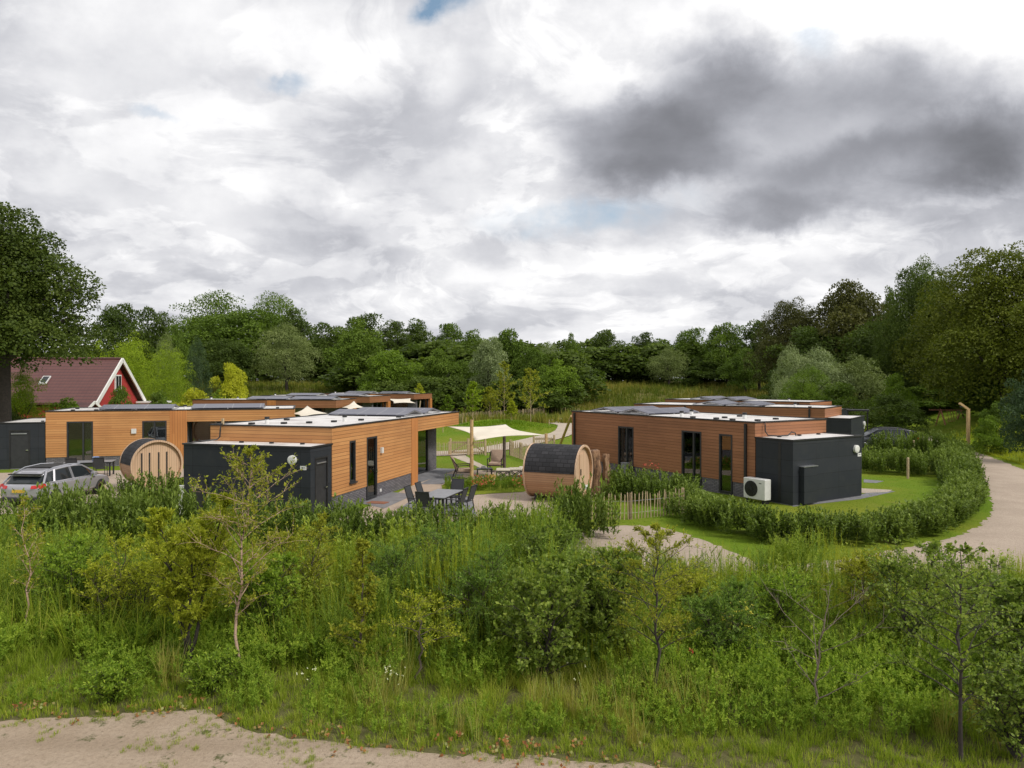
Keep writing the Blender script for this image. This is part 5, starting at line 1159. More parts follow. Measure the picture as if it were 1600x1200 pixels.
# ---------------------------------------------------------------- young trees
def sapling_geo(seed, h, spread, nbr=22, start=.25, leafL=.05, leafW=.03, per=14, ntw=6, lean=(0, 0), up=.9, r0=.03, prof='oval', multi=1, droop=.15, bare=False, wob=.03):
    rg = np.random.default_rng(seed); paths = []; LP = []; LD = []
    for mstem in range(multi):
        ma = mstem*2.4+rg.uniform(0, 1); ml = .0 if multi == 1 else rg.uniform(.12, .28)
        lx_, ly_ = lean[0]+ml*math.cos(ma), lean[1]+ml*math.sin(ma); hh = h*(1 if mstem == 0 else rg.uniform(.7, .95)); K = 10
        tp = np.array([(lx_*h*(k/K)**1.2+rg.normal(0, wob)*min(k, 1), ly_*h*(k/K)**1.2+rg.normal(0, wob)*min(k, 1), hh*k/K-.05) for k in range(K+1)])
        paths.append((tp, np.linspace(r0, r0*.15, K+1)))
        for i in range(nbr):
            t = start+(1-start)*(i+rg.uniform(0, 1))/nbr; t = min(t, .985); a = i*2.4+rg.uniform(-.4, .4)+mstem
            q = (t-start)/(1-start); pr = {'oval': math.sin(PI*min(1, q*.8+.2))**.7, 'cone': (1-q)**.7*.95+.08, 'wide': math.sin(PI*min(1, q*.6+.35))**.5}[prof]
            L_ = spread*pr*rg.uniform(.65, 1.15); f = t*K; k0 = int(f); b = tp[k0]*(1-(f-k0))+tp[min(k0+1, K)]*(f-k0)
            el = up*rg.uniform(.6, 1.2); dr = np.array([math.cos(a)*math.cos(el), math.sin(a)*math.cos(el), math.sin(el)])
            bp = np.array([b+dr*L_*s+np.array([0, 0, -droop*L_*s*s])+rg.normal(0, .02*L_, 3)*s for s in np.linspace(0, 1, 6)])
            rb = r0*(1-t*.8)*.5; paths.append((bp, np.linspace(max(rb, .004), .0022, 6)))
            for j in range(ntw):
                s = rg.uniform(.2, 1); f = s*5; k0 = min(int(f), 4); tb = bp[k0]*(1-(f-k0))+bp[k0+1]*(f-k0)
                td = nrm((dr+rg.normal(0, .75, 3)+np.array([0, 0, .25]))[None])[0]; tl_ = L_*rg.uniform(.18, .42)
                tw = np.array([tb+td*tl_*u+np.array([0, 0, -.25*tl_*u*u*droop*4]) for u in (0, .5, 1)]); paths.append((tw, np.array([.0035, .0025, .0012])))
                u_ = rg.uniform(0, 1.05, per); LP.append(tb+td[None]*tl_*u_[:, None]+rg.normal(0, .012, (per, 3))); LD.append(td[None]+rg.normal(0, .8, (per, 3)))
    return rg, paths, np.concatenate(LP), np.concatenate(LD)
def sapling(label, px, py, h, spread, seed, m='sap_green', bark='bark', name='young_tree', leafL=.05, aspect=.55, leaves=True, zoff=0.0, group='young trees in the rough strip', pos=None, cat='young tree', **kw):
    x, y = pos or G(px, py); t = thing(name, label, cat, (x, y, tz(x, y)+zoff), 0, group)
    kw['per'] = int(kw.get('per', 14)*1.5)
    rg, paths, LP, LD = sapling_geo(seed, h, spread, **kw)
    o = Leaves(); tubes_np(o, paths, 5); V, Q, A = o.arrays(); me = npmesh('trunk', V, Q); me.materials.append(MAT[bark]); me.shade_smooth(); link(bpy.data.objects.new('trunk', me), t)
    if leaves:
        n = len(LP); L = leafL*rg.uniform(.6, 1.3, n); N = nrm(rdir(rg, n)+np.array([0, 0, .9])); o = Leaves(); o.leaf(LP, LD, N, L, L*aspect, np.clip(rg.normal(.5, .22, n), 0, 1)); f = o.build('foliage', m, t)
    return t
def bm_():
    m, t, b = mat('birch_bark', (.42, .27, .20), .8); tcn = t.new('ShaderNodeTexCoord'); mp = t.new('ShaderNodeMapping'); mp.inputs['Scale'].default_value = (5, 5, 26); t.ln(tcn.outputs['Object'], mp.inputs[0])
    n = t.noise(mp.outputs[0], 1, 4, .6); t.ln(t.mix(t.mrange(n.outputs[0], .54, .62), (.44, .30, .22, 1), (.05, .035, .03, 1)), b.inputs['Base Color'])
bm_()
sapling('birch sapling with pinkish peeling trunk in front of the near dark shed', 366, 1062, 3.8, 1.15, 21, bark='birch_bark', lean=(.05, .05), nbr=38, start=.28, per=9, ntw=11, leafL=.05, r0=.030, up=.75)
sapling('thin reddish sapling with few leaves near the left edge', 42, 1012, 2.75, .55, 22, bark='birch_bark', nbr=20, per=9, ntw=6, leafL=.04, r0=.022, up=1.0, start=.35, lean=(-.03, .02))
sapling('dark multi stemmed willow sapling left of the birch', 292, 1050, 2.9, .75, 23, m='weed_yellow', bark='dark_bark', nbr=24, per=22, ntw=10, leafL=.065, aspect=.35, multi=3, r0=.04, up=1.05)
sapling('yellow green sapling right of the birch, narrow and upright', 566, 1062, 2.3, .55, 24, m='sap_green', nbr=26, per=15, ntw=7, leafL=.06, prof='cone', start=.12)
sapling('small spreading hawthorn with pale leaves left of the round alder bush', 655, 1068, 1.45, .75, 25, m='weed_yellow', bark='bark', nbr=16, per=14, ntw=8, leafL=.04, prof='wide', start=.45, up=.35, r0=.028)
sapling('round leaved alder bush in the centre foreground', 850, 1068, 2.0, .95, 26, m='alder_leaf', bark='dark_bark', nbr=22, per=8, ntw=8, leafL=.065, aspect=.8, start=.05, multi=3, up=.8, name='alder_bush')
sapling('brown green willow sapling with a thin dark trunk, right of centre', 1028, 1096, 2.7, .95, 27, m='sap_green', bark='dark_bark', nbr=34, per=15, ntw=9, leafL=.048, aspect=.35, start=.30, r0=.03, up=.75)
sapling('leafless dead sapling with spreading pale branches', 1272, 1128, 1.95, 1.0, 28, bark='dead_bark', nbr=13, per=1, ntw=6, leaves=False, start=.15, up=.6, r0=.024, lean=(.13, 0), droop=-.1, name='dead_tree')
sapling('tall open alder sapling at the right, nearest the camera', 1504, 1196, 2.8, 1.0, 29, m='alder_leaf', bark='dark_bark', nbr=32, per=6, ntw=8, leafL=.05, aspect=.7, start=.28, r0=.03, up=.65)
sapling('broad dark alder behind the tall open one, right', 1430, 1035, 2.05, 1.0, 30, m='alder_leaf', bark='dark_bark', nbr=30, per=9, ntw=8, leafL=.055, aspect=.7, start=.08, multi=2, up=.8)
sapling('dark alder bush cut by the right edge', 1610, 1110, 1.9, 1.0, 31, m='alder_leaf', bark='dark_bark', nbr=32, per=13, ntw=9, leafL=.06, aspect=.7, start=.08, multi=2, up=.7)
sapling('low willow bush between the willow sapling and the dead tree', 1130, 1040, 1.4, .8, 32, m='weed_blue', nbr=24, per=13, ntw=8, leafL=.06, aspect=.3, start=.05, multi=3, up=.9)
sapling('spreading willow bush filling the gap left of the round alder', 745, 1015, 1.75, 1.0, 33, m='weed_blue', nbr=26, per=12, ntw=8, leafL=.06, aspect=.28, start=.05, multi=3, up=.95)
sapling('dark leafy bush just right of the round alder', 930, 1030, 1.85, 1.0, 34, m='alder_leaf', bark='dark_bark', nbr=30, per=14, ntw=9, leafL=.07, aspect=.45, start=.05, multi=3, up=.9)
sapling('olive sapling behind the dead tree', 1350, 1000, 1.5, .8, 35, m='sap_green', nbr=26, per=13, ntw=8, leafL=.055, aspect=.5, start=.15, up=.8)
sapling('wispy yellow green sapling between the reddish one and the willow', 170, 1000, 1.9, .8, 36, m='weed_yellow', nbr=22, per=12, ntw=8, leafL=.05, aspect=.4, start=.1, multi=2, up=.9)
sapling('yellow green sapling in front of the near picket hedge gap', 470, 985, 2.2, .8, 37, m='sap_green', nbr=26, per=13, ntw=8, leafL=.05, aspect=.45, start=.1, multi=2, up=.9)
for (lab, px, py, h, sp, sd_, m, kw) in [
    ('leafy dark bush low behind the reddish sapling', 105, 985, 1.75, .95, 51, 'herb', dict(leafL=.075, aspect=.4)), ('yellowish bush between the willow sapling and the left weeds', 225, 1000, 1.8, .8, 52, 'weed_yellow', dict(leafL=.055, aspect=.4)),
    ('fresh green bush right behind the birch trunk', 410, 1010, 1.6, .85, 53, 'herb', dict(leafL=.08, aspect=.45)), ('blue green clump in the weeds left of the pale hawthorn', 610, 985, 1.75, .9, 54, 'weed_blue', dict(leafL=.06, aspect=.25)),
    ('large fresh clump behind the hawthorn, below the garden table', 690, 965, 1.9, 1.0, 55, 'weed_blue', dict(leafL=.06, aspect=.25)), ('dark alder clump behind the round alder bush', 860, 965, 1.9, 1.1, 56, 'alder_leaf', dict(leafL=.07, aspect=.6)),
    ('yellow green bush hiding the gravel path behind the willow sapling', 1075, 985, 1.05, .8, 57, 'weed_yellow', dict(leafL=.05, aspect=.4)), ('dark green clump right of the yellow flowers', 1215, 1010, 1.25, .9, 58, 'herb', dict(leafL=.07, aspect=.35)),
    ('olive bush left of the broad dark alder', 1360, 960, 1.15, .8, 59, 'sap_green', dict(leafL=.055, aspect=.5)), ('leafy bush between the two right alders', 1545, 1010, 1.15, .9, 60, 'alder_leaf', dict(leafL=.06, aspect=.6)),
    ('low dark bush at the bottom right corner', 1590, 1190, 1.3, .8, 61, 'alder_leaf', dict(leafL=.055, aspect=.6)), ('low fresh bush on the track edge left', 175, 1100, .55, .45, 62, 'herb', dict(leafL=.06, aspect=.4)),
    ('low herb bush behind the sand tongue', 330, 1085, .6, .5, 63, 'herb', dict(leafL=.06, aspect=.35))]:
    sapling(lab, px, py, h, sp, sd_, m=m, bark='dark_bark', nbr=22, per=9, ntw=7, start=.04, multi=3, up=1.0, name='wild_bush', group='wild bushes in the rough strip', cat='bush', **kw)
# planted young trees on the lawns
g4 = 'young trees planted on the far lawn'
for (lab, px, base, top, w_, m, s_) in [('small yellowish young tree right of the farthest left bungalow', 655, 652, 600, 1.2, 'weed_yellow', 41), ('light green young tree left of the birch like trunk', 739, 668, 598, 1.6, 'leaf_lime', 42), ('thin young tree between two others on the lawn', 765, 658, 606, 1.7, 'sap_green', 43),
    ('tallest young tree directly above the sail peak', 788, 660, 566, 2.0, 'sap_green', 44), ('young tree with a visible pale trunk beside the curving path', 829, 664, 578, 2.3, 'sap_green', 45), ('small young tree close to the right lawn fence', 700, 655, 618, 1.1, 'leaf_fresh', 46), ('small bushy young tree left behind the gate', 800, 668, 628, .8, 'weed_yellow', 47)]:
    d = F*H/(base-HY); sapling(lab, px, base, ZA(top, d)-tz(XA(px, d), d), w_, s_, m=m, bark='pale_wood', leafL=.20, aspect=.6, nbr=34, per=8, ntw=5, start=.22, r0=.045, up=.8, prof='cone', group=g4, pos=(XA(px, d), d))
for k, (px, py, tp) in enumerate([(722, 662, 651), (728, 664, 652), (858, 668, 656), (692, 676, 665), (853, 656, 646)]):
    d = F*H/(py-HY); m = MB(); m.tube([(XA(px, d), d, tz(XA(px, d), d)-.05), (XA(px, d), d, ZA(tp, d))], .04, 6); tag(m.build('tree_stake', 'pale_wood'), ['first pale stake on the lawn left of the young trees', 'second pale stake on the lawn left of the young trees', 'pale stake right of the trunked young tree', 'pale stake close to the overhang of the near left bungalow', 'pale stake at the start of the upper path'][k], 'stake', 'stakes on the lawn')

# ---------------------------------------------------------------- plant templates
def tuft(seed, n=26, h=.45, sp=.10, bend=.25, wd=.009, hv=.3, seg=2):
    rg = np.random.default_rng(seed); o = Leaves(); a = rg.uniform(0, 2*PI, n); r = sp*np.sqrt(rg.uniform(0, 1, n)); P = np.stack([r*np.cos(a), r*np.sin(a), np.zeros(n)-.02], 1)
    b = a+rg.normal(0, .7, n); hh = h*rg.uniform(1-hv*1.5, 1+hv*.4, n); o.blade(P, hh, np.stack([np.cos(b), np.sin(b)], 1), bend*rg.uniform(.2, 1.2, n), np.full(n, wd), np.clip(rg.normal(.5, .2, n), 0, 1), seg); return o.arrays()
def weedt(seed, h=1.4, nl=60, leafL=.11, leafW=.022, up=.3, taper=.7, stem=.010, sprd=1.0):
    rg = np.random.default_rng(seed); o = Leaves(); one = np.ones(1)
    for a in (0, PI/2): o.blade(np.array([[0, 0, -.02]]), one*h, np.array([[math.cos(a), math.sin(a)]]), one*.02, one*stem, one*.35, 3)
    t = rg.uniform(.12, 1, nl)**.85; a = np.arange(nl)*2.4+rg.normal(0, .4, nl); P = np.stack([t*t*.015*np.ones(nl), np.zeros(nl), t*h], 1)
    L = leafL*(1-taper*t)*rg.uniform(.7, 1.2, nl); el = up+.5*t+rg.normal(0, .25, nl); D = np.stack([np.cos(a)*np.cos(el)*sprd, np.sin(a)*np.cos(el)*sprd, np.sin(el)], 1)
    N = np.stack([-np.cos(a)*np.sin(el), -np.sin(a)*np.sin(el), np.cos(el)], 1)+rg.normal(0, .3, (nl, 3))
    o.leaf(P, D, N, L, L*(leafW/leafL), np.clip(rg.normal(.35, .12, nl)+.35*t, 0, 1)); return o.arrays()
def branched(seed, h=1.2, nb=7, **k):
    rg = np.random.default_rng(seed); o = Leaves(); base = weedt(seed, h, 46, **k); o.add(*base)
    for i in range(nb):
        sub = weedt(seed*31+i, h*rg.uniform(.25, .45), 16, **{**k, 'leafL': k.get('leafL', .1)*.7}); V, Q, A = sub; V = V.copy(); a = i*2.4; tilt = rg.uniform(.4, .8)
        c, s_ = math.cos(tilt), math.sin(tilt); x = V[:, 0]*c+V[:, 2]*s_; z = -V[:, 0]*s_+V[:, 2]*c; V[:, 0], V[:, 2] = x, z
        xx = V[:, 0]*math.cos(a)-V[:, 1]*math.sin(a); yy2 = V[:, 0]*math.sin(a)+V[:, 1]*math.cos(a); V[:, 0], V[:, 1] = xx, yy2; V[:, 2] += h*rg.uniform(.3, .8); o.add(V, Q, A)
    return o.arrays()
def laurel(seed, h=1.2, nl=52, leafL=.11):
    rg = np.random.default_rng(seed); o = Leaves()
    for j in range(5):
        a = rg.uniform(0, 2*PI); r = rg.uniform(.02, .16); sx_, sy_ = r*math.cos(a), r*math.sin(a); hh = h*rg.uniform(.7, 1.0); lx_, ly_ = rg.normal(0, .10, 2)
        t = rg.uniform(.12, 1, nl//2); aa = np.arange(len(t))*2.4+rg.normal(0, .5, len(t)); P = np.stack([sx_+lx_*t*hh, sy_+ly_*t*hh, t*hh], 1)
        el = rg.normal(.55, .3, len(t))+.4*t; D = np.stack([np.cos(aa)*np.cos(el), np.sin(aa)*np.cos(el), np.sin(el)], 1); N = np.stack([-np.cos(aa)*np.sin(el), -np.sin(aa)*np.sin(el), np.cos(el)], 1)+rg.normal(0, .25, (len(t), 3))
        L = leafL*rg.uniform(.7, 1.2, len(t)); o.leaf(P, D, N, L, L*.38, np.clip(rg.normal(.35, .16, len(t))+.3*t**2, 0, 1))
    return o.arrays()
def vnoise(x, y, s, seed=0):
    """cheap smooth value noise, 0..1"""
    rg = np.random.default_rng(seed); T_ = rg.uniform(0, 1, (64, 64)); x = x/s; y = y/s; xi = np.floor(x).astype(int); yi = np.floor(y).astype(int); fx = x-xi; fy = y-yi; fx = fx*fx*(3-2*fx); fy = fy*fy*(3-2*fy)
    g = lambda a, b: T_[a % 64, b % 64]
    return (g(xi, yi)*(1-fx)+g(xi+1, yi)*fx)*(1-fy)+(g(xi, yi+1)*(1-fx)+g(xi+1, yi+1)*fx)*fy
def multi(out, tmpls, P, sc_, rg, dv, lean=.08, pick=None):
    n = len(P); pick = rg.integers(0, len(tmpls), n) if pick is None else pick
    for k, t in enumerate(tmpls):
        m = pick == k
        if m.sum(): stamp(out, t, P[m], sc_[m], rg.uniform(0, 2*PI, m.sum()), dv[m], rg.normal(0, lean, (m.sum(), 2)))
def field(rg, dens, y0, y1, margin=1.5, pxa=-60, pxb=1660):
    """random ground points inside the view wedge"""
    A = (y1-y0)*((pxb-pxa)/F*(y0+y1)/2+2*margin); n = int(A*dens); y = rg.uniform(y0, y1, n*2); k = rg.uniform(0, 1, n*2) < y/y1; y = y[k]
    x = rg.uniform(0, 1, len(y))*((pxb-pxa)/F*y+2*margin)+(pxa-800)/F*y-margin; return x, y
def pxof(x, y): return 800+x/y*F
TUFT = [tuft(i, 26, .5, .12, .28, .010) for i in range(5)]; TUFTL = [tuft(10+i, 18, .9, .10, .30, .010, seg=3) for i in range(4)]; TUFTS = [tuft(20+i, 22, .16, .09, .08, .008) for i in range(4)]
WA = [weedt(i, 1.35, 74, .12, .022) for i in range(4)]; WB = [branched(10+i, 1.15, 7, leafL=.11, leafW=.03) for i in range(3)]; WC = [weedt(20+i, 1.0, 60, .14, .05, up=.1, taper=.5) for i in range(3)]
WS = [weedt(30+i, 1.5, 110, .06, .016, up=.7, taper=.75, sprd=.8) for i in range(3)]
rg = np.random.default_rng(5)
# ---- rough grass in the strip above the track
x, y = field(rg, 26, 9.2, 17.4); px = pxof(x, y); ds_ = sand_d(px); off = y-ds_
k = off > rg.uniform(-.05, .35, len(x)); x, y, px, off = x[k], y[k], px[k], off[k]
P = np.stack([x, y, terr(x, y)], 1); s_ = .22+.50*np.clip(off/2.2, 0, 1)*(.55+.75*vnoise(x+40, y+9, 1.1, 3)); s_ *= rg.uniform(.75, 1.2, len(x)); o = Leaves(); multi(o, TUFT, P, s_, rg, (vnoise(x+40, y, 1.6, 4)-.5)*.6-.05)
tag(o.build('rough_grass', 'grassblade'), 'long green grass behind the sandy track', 'grass', kind='stuff')
# short fringe and tufts creeping onto the sand
x, y = field(rg, 60, 8.6, 14.5); px = pxof(x, y); off = y-sand_d(px); nz = vnoise(x+50, y+50, .55, 8)
k = ((off > -.15) & (off < 1.4) & (rg.uniform(0, 1, len(x)) < .9)) | ((off <= -.15) & (nz > .80) & (px > 150) & (px < 1000)) | ((off <= 0) & (off > -1.1) & (nz > .50) & (px < 500) & (px > 60)) | ((off <= 0) & (off > -.22) & (nz > .35)); x, y, off = x[k], y[k], off[k]
o = Leaves(); multi(o, TUFTS, np.stack([x, y, terr(x, y)+.004], 1), rg.uniform(.3, .8, len(x)) * np.where(off < 0, .6, 1.3), rg, rg.uniform(-.2, .15, len(x)))
tag(o.build('short_grass', 'grassblade'), 'short grass tufts creeping onto the sandy track', 'grass', kind='stuff')
# dry straw coloured grass patches
x, y = field(rg, 14, 9.3, 14.2); px = pxof(x, y); off = y-sand_d(px); nz = vnoise(x+20, y+30, .9, 12)
k = (off > .3) & (((nz > .60) & (px > 560)) | (nz > .84)); x, y = x[k], y[k]
o = Leaves(); multi(o, TUFTL, np.stack([x, y, terr(x, y)], 1), rg.uniform(.45, .85, len(x)), rg, rg.uniform(-.25, .2, len(x)), .12)
tag(o.build('dry_grass', 'drygrass'), 'straw coloured grass heads in the rough strip', 'grass', kind='stuff')
# ---- tall weeds
PH = [(-200, 1.28), (60, 1.30), (300, 1.34), (430, 1.30), (500, 1.10), (560, 1.38), (640, 1.45), (760, 1.55), (860, 1.50), (930, 1.12), (980, .86), (1150, .88), (1300, .98), (1450, .80), (1600, .62), (1900, .6)]
def weedh(px): return 1.17*np.interp(px, [p[0] for p in PH], [p[1] for p in PH])
x, y = field(rg, 38, 11.0, 17.3); px = pxof(x, y); n1_ = vnoise(x+30, y+3, 1.3, 21); n2_ = vnoise(x+60, y+33, .8, 22)
front = np.interp(px, [-50, 200, 420, 560, 760, 1100, 1200, 1400, 1600], [13.2, 12.8, 12.6, 12.1, 11.7, 11.6, 12.0, 11.5, 11.0])
k = (y > front+(n2_-.5)*1.2) & (rg.uniform(0, 1, len(x)) < .25+1.5*vnoise(x+15, y+71, .55, 77)); x, y, px, n1_, n2_, front = x[k], y[k], px[k], n1_[k], n2_[k], front[k]
hh = weedh(px)*(.60+.40*np.clip((y-front)/1.8, 0, 1))*(.62+.58*n2_)*rg.uniform(.85, 1.1, len(x)); P = np.stack([x, y, terr(x, y)], 1)
kind = np.floor(np.clip(n1_*1.15+rg.normal(0, .14, len(x)), 0, .999)*4).astype(int); kind = np.where((kind == 3) & (rg.uniform(0, 1, len(x)) < .5), 2, kind)
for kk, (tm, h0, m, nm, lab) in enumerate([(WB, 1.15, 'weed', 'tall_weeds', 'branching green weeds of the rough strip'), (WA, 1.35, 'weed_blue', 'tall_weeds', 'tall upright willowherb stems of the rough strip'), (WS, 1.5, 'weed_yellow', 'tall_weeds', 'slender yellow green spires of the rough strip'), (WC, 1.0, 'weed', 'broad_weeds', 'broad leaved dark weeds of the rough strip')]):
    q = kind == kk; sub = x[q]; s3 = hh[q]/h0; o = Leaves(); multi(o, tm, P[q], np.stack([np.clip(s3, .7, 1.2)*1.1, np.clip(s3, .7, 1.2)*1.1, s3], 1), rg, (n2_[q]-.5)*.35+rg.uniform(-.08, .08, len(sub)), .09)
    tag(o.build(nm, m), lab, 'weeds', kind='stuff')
# coarse grass between the weeds, arching blades
x, y = field(rg, 2.2, 12.2, 17.2); px = pxof(x, y); P = np.stack([x, y, terr(x, y)], 1); o = Leaves()
multi(o, [tuft(50+i, 22, 1.05, .12, .55, .010, seg=4) for i in range(3)], P, weedh(px)*rg.uniform(.55, .9, len(x)), rg, rg.uniform(-.2, .25, len(x)), .1)
tag(o.build('reed_grass', 'grassblade'), 'arching coarse grass among the tall weeds', 'grass', kind='stuff')
# low cover just behind the weeds, beside the road
x, y = field(rg, 14, 16.9, 17.9); px = pxof(x, y); o = Leaves(); multi(o, TUFT, np.stack([x, y, terr(x, y)], 1), rg.uniform(.35, .75, len(x)), rg, rg.uniform(-.1, .25, len(x)))
tag(o.build('verge_grass', 'grassblade'), 'grass verge between weeds and gravel road', 'grass', kind='stuff')
# front herb clumps at the foot of the strip
x, y = field(rg, 38, 9.6, 13.8); px = pxof(x, y); off = y-sand_d(px); nz = vnoise(x+70, y+20, .9, 31); k = (off > .25) & (nz > .26); x, y, off = x[k], y[k], off[k]
o = Leaves(); multi(o, [branched(60+i, .5, 5, leafL=.075, leafW=.03, stem=.006) for i in range(4)], np.stack([x, y, terr(x, y)], 1), rg.uniform(.5, 1.1, len(x))*np.clip(.5+off*.35, .5, 1.3), rg, rg.uniform(-.15, .3, len(x)))
tag(o.build('herbs', 'herb'), 'low leafy herbs at the foot of the strip', 'herbs', kind='stuff')
# yellow flowers, poppy, daisies, dead leaves
def dots(name, m, label, cat, pts, size, seed, up=.8):
    rg_ = np.random.default_rng(seed); P = np.array(pts); n = len(P); o = Leaves()
    for j in range(3): o.leaf(P+rg_.normal(0, size*.15, (n, 3)), rdir(rg_, n), nrm(rdir(rg_, n)*.5+np.array([0, -.5, up])), np.full(n, size), np.full(n, size*.8), rg_.uniform(0, 1, n))
    return tag(o.build(name, m), label, cat, kind='stuff')
dots('yellow_flowers', 'petal_yellow', 'small yellow flower spikes in the weeds, right of centre', 'flowers', [(XA(rg.uniform(1125, 1175), 12.0), rg.uniform(11.8, 12.3), rg.uniform(.72, 1.15)) for _ in range(110)], .028, 1)
dots('white_flowers', 'petal_white', 'tiny white daisies in the long grass', 'flowers', [(XA(px_, 10.9)+rg.normal(0, .12), 10.9+rg.normal(0, .1), .42+rg.normal(0, .06)) for px_ in (475, 480, 605, 612, 618, 625, 610, 900) for _ in range(4)], .022, 2)
px_, d_ = 1081, 11.5; m = Leaves(); P = np.array([(XA(px_, d_), d_, ZA(1018, d_))]*7)+rg.normal(0, .006, (7, 3)); m.leaf(P, rdir(rg, 7)+np.array([0, 0, .4]), rdir(rg, 7), np.full(7, .06), np.full(7, .06), rg.uniform(0, 1, 7)); pf = m.build('petals', 'petal_red'); fl = thing('poppy', 'single red poppy in the weeds right of centre', 'flower', (0, 0, 0)); pf.parent = fl
m = MB(); m.tube([(XA(px_, d_), d_, 0), (XA(px_, d_)+.01, d_, .3), (XA(px_, d_), d_, ZA(1018, d_))], .004, 5); q = m.build('stem', 'grass_ground', fl)
pts = []
for _ in range(90):
    px_ = rg.uniform(-20, 1060); d_ = float(sand_d(px_))+rg.normal(.0, .18); pts.append((XA(px_, d_), d_, .02+abs(rg.normal(0, .02))))
for c_ in (30, 300, 520, 700, 790, 830, 900, 60):
    for _ in range(6): d_ = float(sand_d(c_))+.25+rg.normal(0, .07); pts.append((XA(c_, d_)+rg.normal(0, .09), d_, .05+abs(rg.normal(0, .04))))
dots('fallen_leaves', 'dead_leaf', 'brown fallen leaves along the edge of the sandy track', 'leaves', pts, .055, 3)
# stones on the track
o = Leaves(); n = 500; x = rg.uniform(-9, 6, n); y = rg.uniform(8.6, 11.2, n); k = y < sand_d(pxof(x, y)); x, y = x[k], y[k]; n = len(x)
for j in range(2): o.leaf(np.stack([x, y, np.full(n, .006)], 1), np.stack([np.cos(x*9), np.sin(x*9), np.full(n, .25-.5*j)], 1), np.stack([np.zeros(n), np.zeros(n), np.ones(n)], 1), rg.uniform(.01, .03, n), rg.uniform(.01, .03, n), rg.uniform(0, 1, n))
tag(o.build('pebbles', 'sand'), 'small pebbles on the sandy track', 'pebbles', kind='stuff')

# ---------------------------------------------------------------- hedges (laurel)
LT = [laurel(i, nl=74, leafL=.125) for i in range(5)]
def hedge(label, pts, w_, h_, dens=7, seed=1, m='leaf_laurel', hv=.12, mark=True):
    rg_ = np.random.default_rng(seed); Ps = []; Hs = []
    for (a, b) in zip(pts[:-1], pts[1:]):
        L_ = math.dist(a[:2], b[:2]); n = max(2, int(L_*w_*dens)); t = rg_.uniform(0, 1, n); q = rg_.uniform(-.5, .5, n); dx, dy = (b[0]-a[0])/L_, (b[1]-a[1])/L_
        x = a[0]+(b[0]-a[0])*t-dy*q*w_; y = a[1]+(b[1]-a[1])*t+dx*q*w_; Ps.append(np.stack([x, y, terr(x, y)], 1)); e = 1-(np.abs(q)*2)**3*.35; Hs.append(h_*e)
    P = np.concatenate(Ps); Hh = np.concatenate(Hs)*(.85+hv*2*vnoise(P[:, 0]+50, P[:, 1]+50, .7, seed))*rg_.uniform(.86, 1.12, len(P)); o = Leaves()
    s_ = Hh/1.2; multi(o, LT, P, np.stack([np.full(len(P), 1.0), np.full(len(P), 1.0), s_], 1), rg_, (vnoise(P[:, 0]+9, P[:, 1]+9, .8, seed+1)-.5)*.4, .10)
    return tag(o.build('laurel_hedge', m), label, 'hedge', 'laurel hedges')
def GP(*a): return [G(*p) for p in a]
hedge('laurel hedge in front of the silver car', GP((35, 842), (180, 848), (300, 850)), 2.6, 1.5, 10, 1, hv=.2)
hedge('laurel hedge below the wall of the near dark shed', GP((310, 852), (430, 852), (560, 852)), 2.4, 1.25, 9, 2, hv=.2)
hedge('laurel hedge in front of the near garden table', GP((570, 850), (700, 850), (850, 850)), 2.2, 1.08, 9, 3, hv=.16)
hedge('tall bushy laurel in front of the black shingled sauna', GP((850, 838), (905, 842), (938, 850)), 2.0, 1.6, 9, 4, hv=.18)
hedge('laurel hedge between the silver car and the slotted sauna', GP((190, 790), (250, 784), (284, 782)), 1.5, 1.35, 8, 5)
hedge('laurel bushes against the left half of the right bungalow', GP((955, 776), (1010, 780), (1060, 790)), 1.9, 1.25, 12, 6)
hedge('laurel hedge running from the picket fence end along the right bungalow', GP((1075, 806), (1120, 826), (1170, 840)), 1.6, 1.15, 13, 7, hv=.06)
hedge('long laurel hedge across the lawn before the right dark shed', GP((1170, 842), (1250, 850), (1330, 850), (1400, 844)), 1.3, 1.08, 16, 8, hv=.06)
hedge('curving end of the front laurel hedge beside the gravel road', GP((1400, 842), (1450, 832), (1488, 812), (1506, 790), (1506, 768)), 1.15, 1.1, 16, 9, hv=.06)
hedge('laurel hedge climbing along the left side of the gravel road', GP((1505, 766), (1500, 745), (1493, 725), (1490, 712)), 1.6, 1.25, 13, 10, hv=.06)
hedge('thick laurel hedge at the back of the right lawn', GP((1352, 735), (1400, 740), (1450, 742), (1500, 742)), 2.4, 1.45, 11, 11, hv=.06)
hedge('laurel hedge behind the thick one, beside the dark parked car', GP((1365, 712), (1430, 714), (1485, 712)), 1.8, 1.55, 10, 12)
hedge('dark laurel strip left of the corner post of the right bungalow', GP((1060, 792), (1085, 800)), 1.2, 1.1, 8, 13)

# ---------------------------------------------------------------- flower bed, lawns, meadow
x0_, y0_ = G(690, 765); pts = []
o = Leaves(); n = 420; pxv = rg.uniform(695, 828, n); pyv = 754+rg.uniform(0, 14, n)+(pxv < 740)*2; PP = np.array([(*G(a, b), 0) for a, b in zip(pxv, pyv)]); multi(o, [branched(80+i, .5, 5, leafL=.10, leafW=.035, stem=.008) for i in range(3)], PP, rg.uniform(.5, 1.0, n), rg, rg.uniform(-.2, .3, n))
tag(o.build('flower_bed', 'leaf_fresh'), 'leafy flower bed between the garden table and the lounge benches', 'flower bed', kind='stuff')
pz = [(p[0]+rg.normal(0, .1), p[1]-.2, rg.uniform(.22, .42)) for p in PP for _ in range(1) if 738 < pxof(p[0], p[1]) < 768 or pxof(p[0], p[1]) > 802]
dots('red_flowers', 'petal_red', 'red flowers in the bed beside the lounge benches', 'flowers', pz, .055, 7)
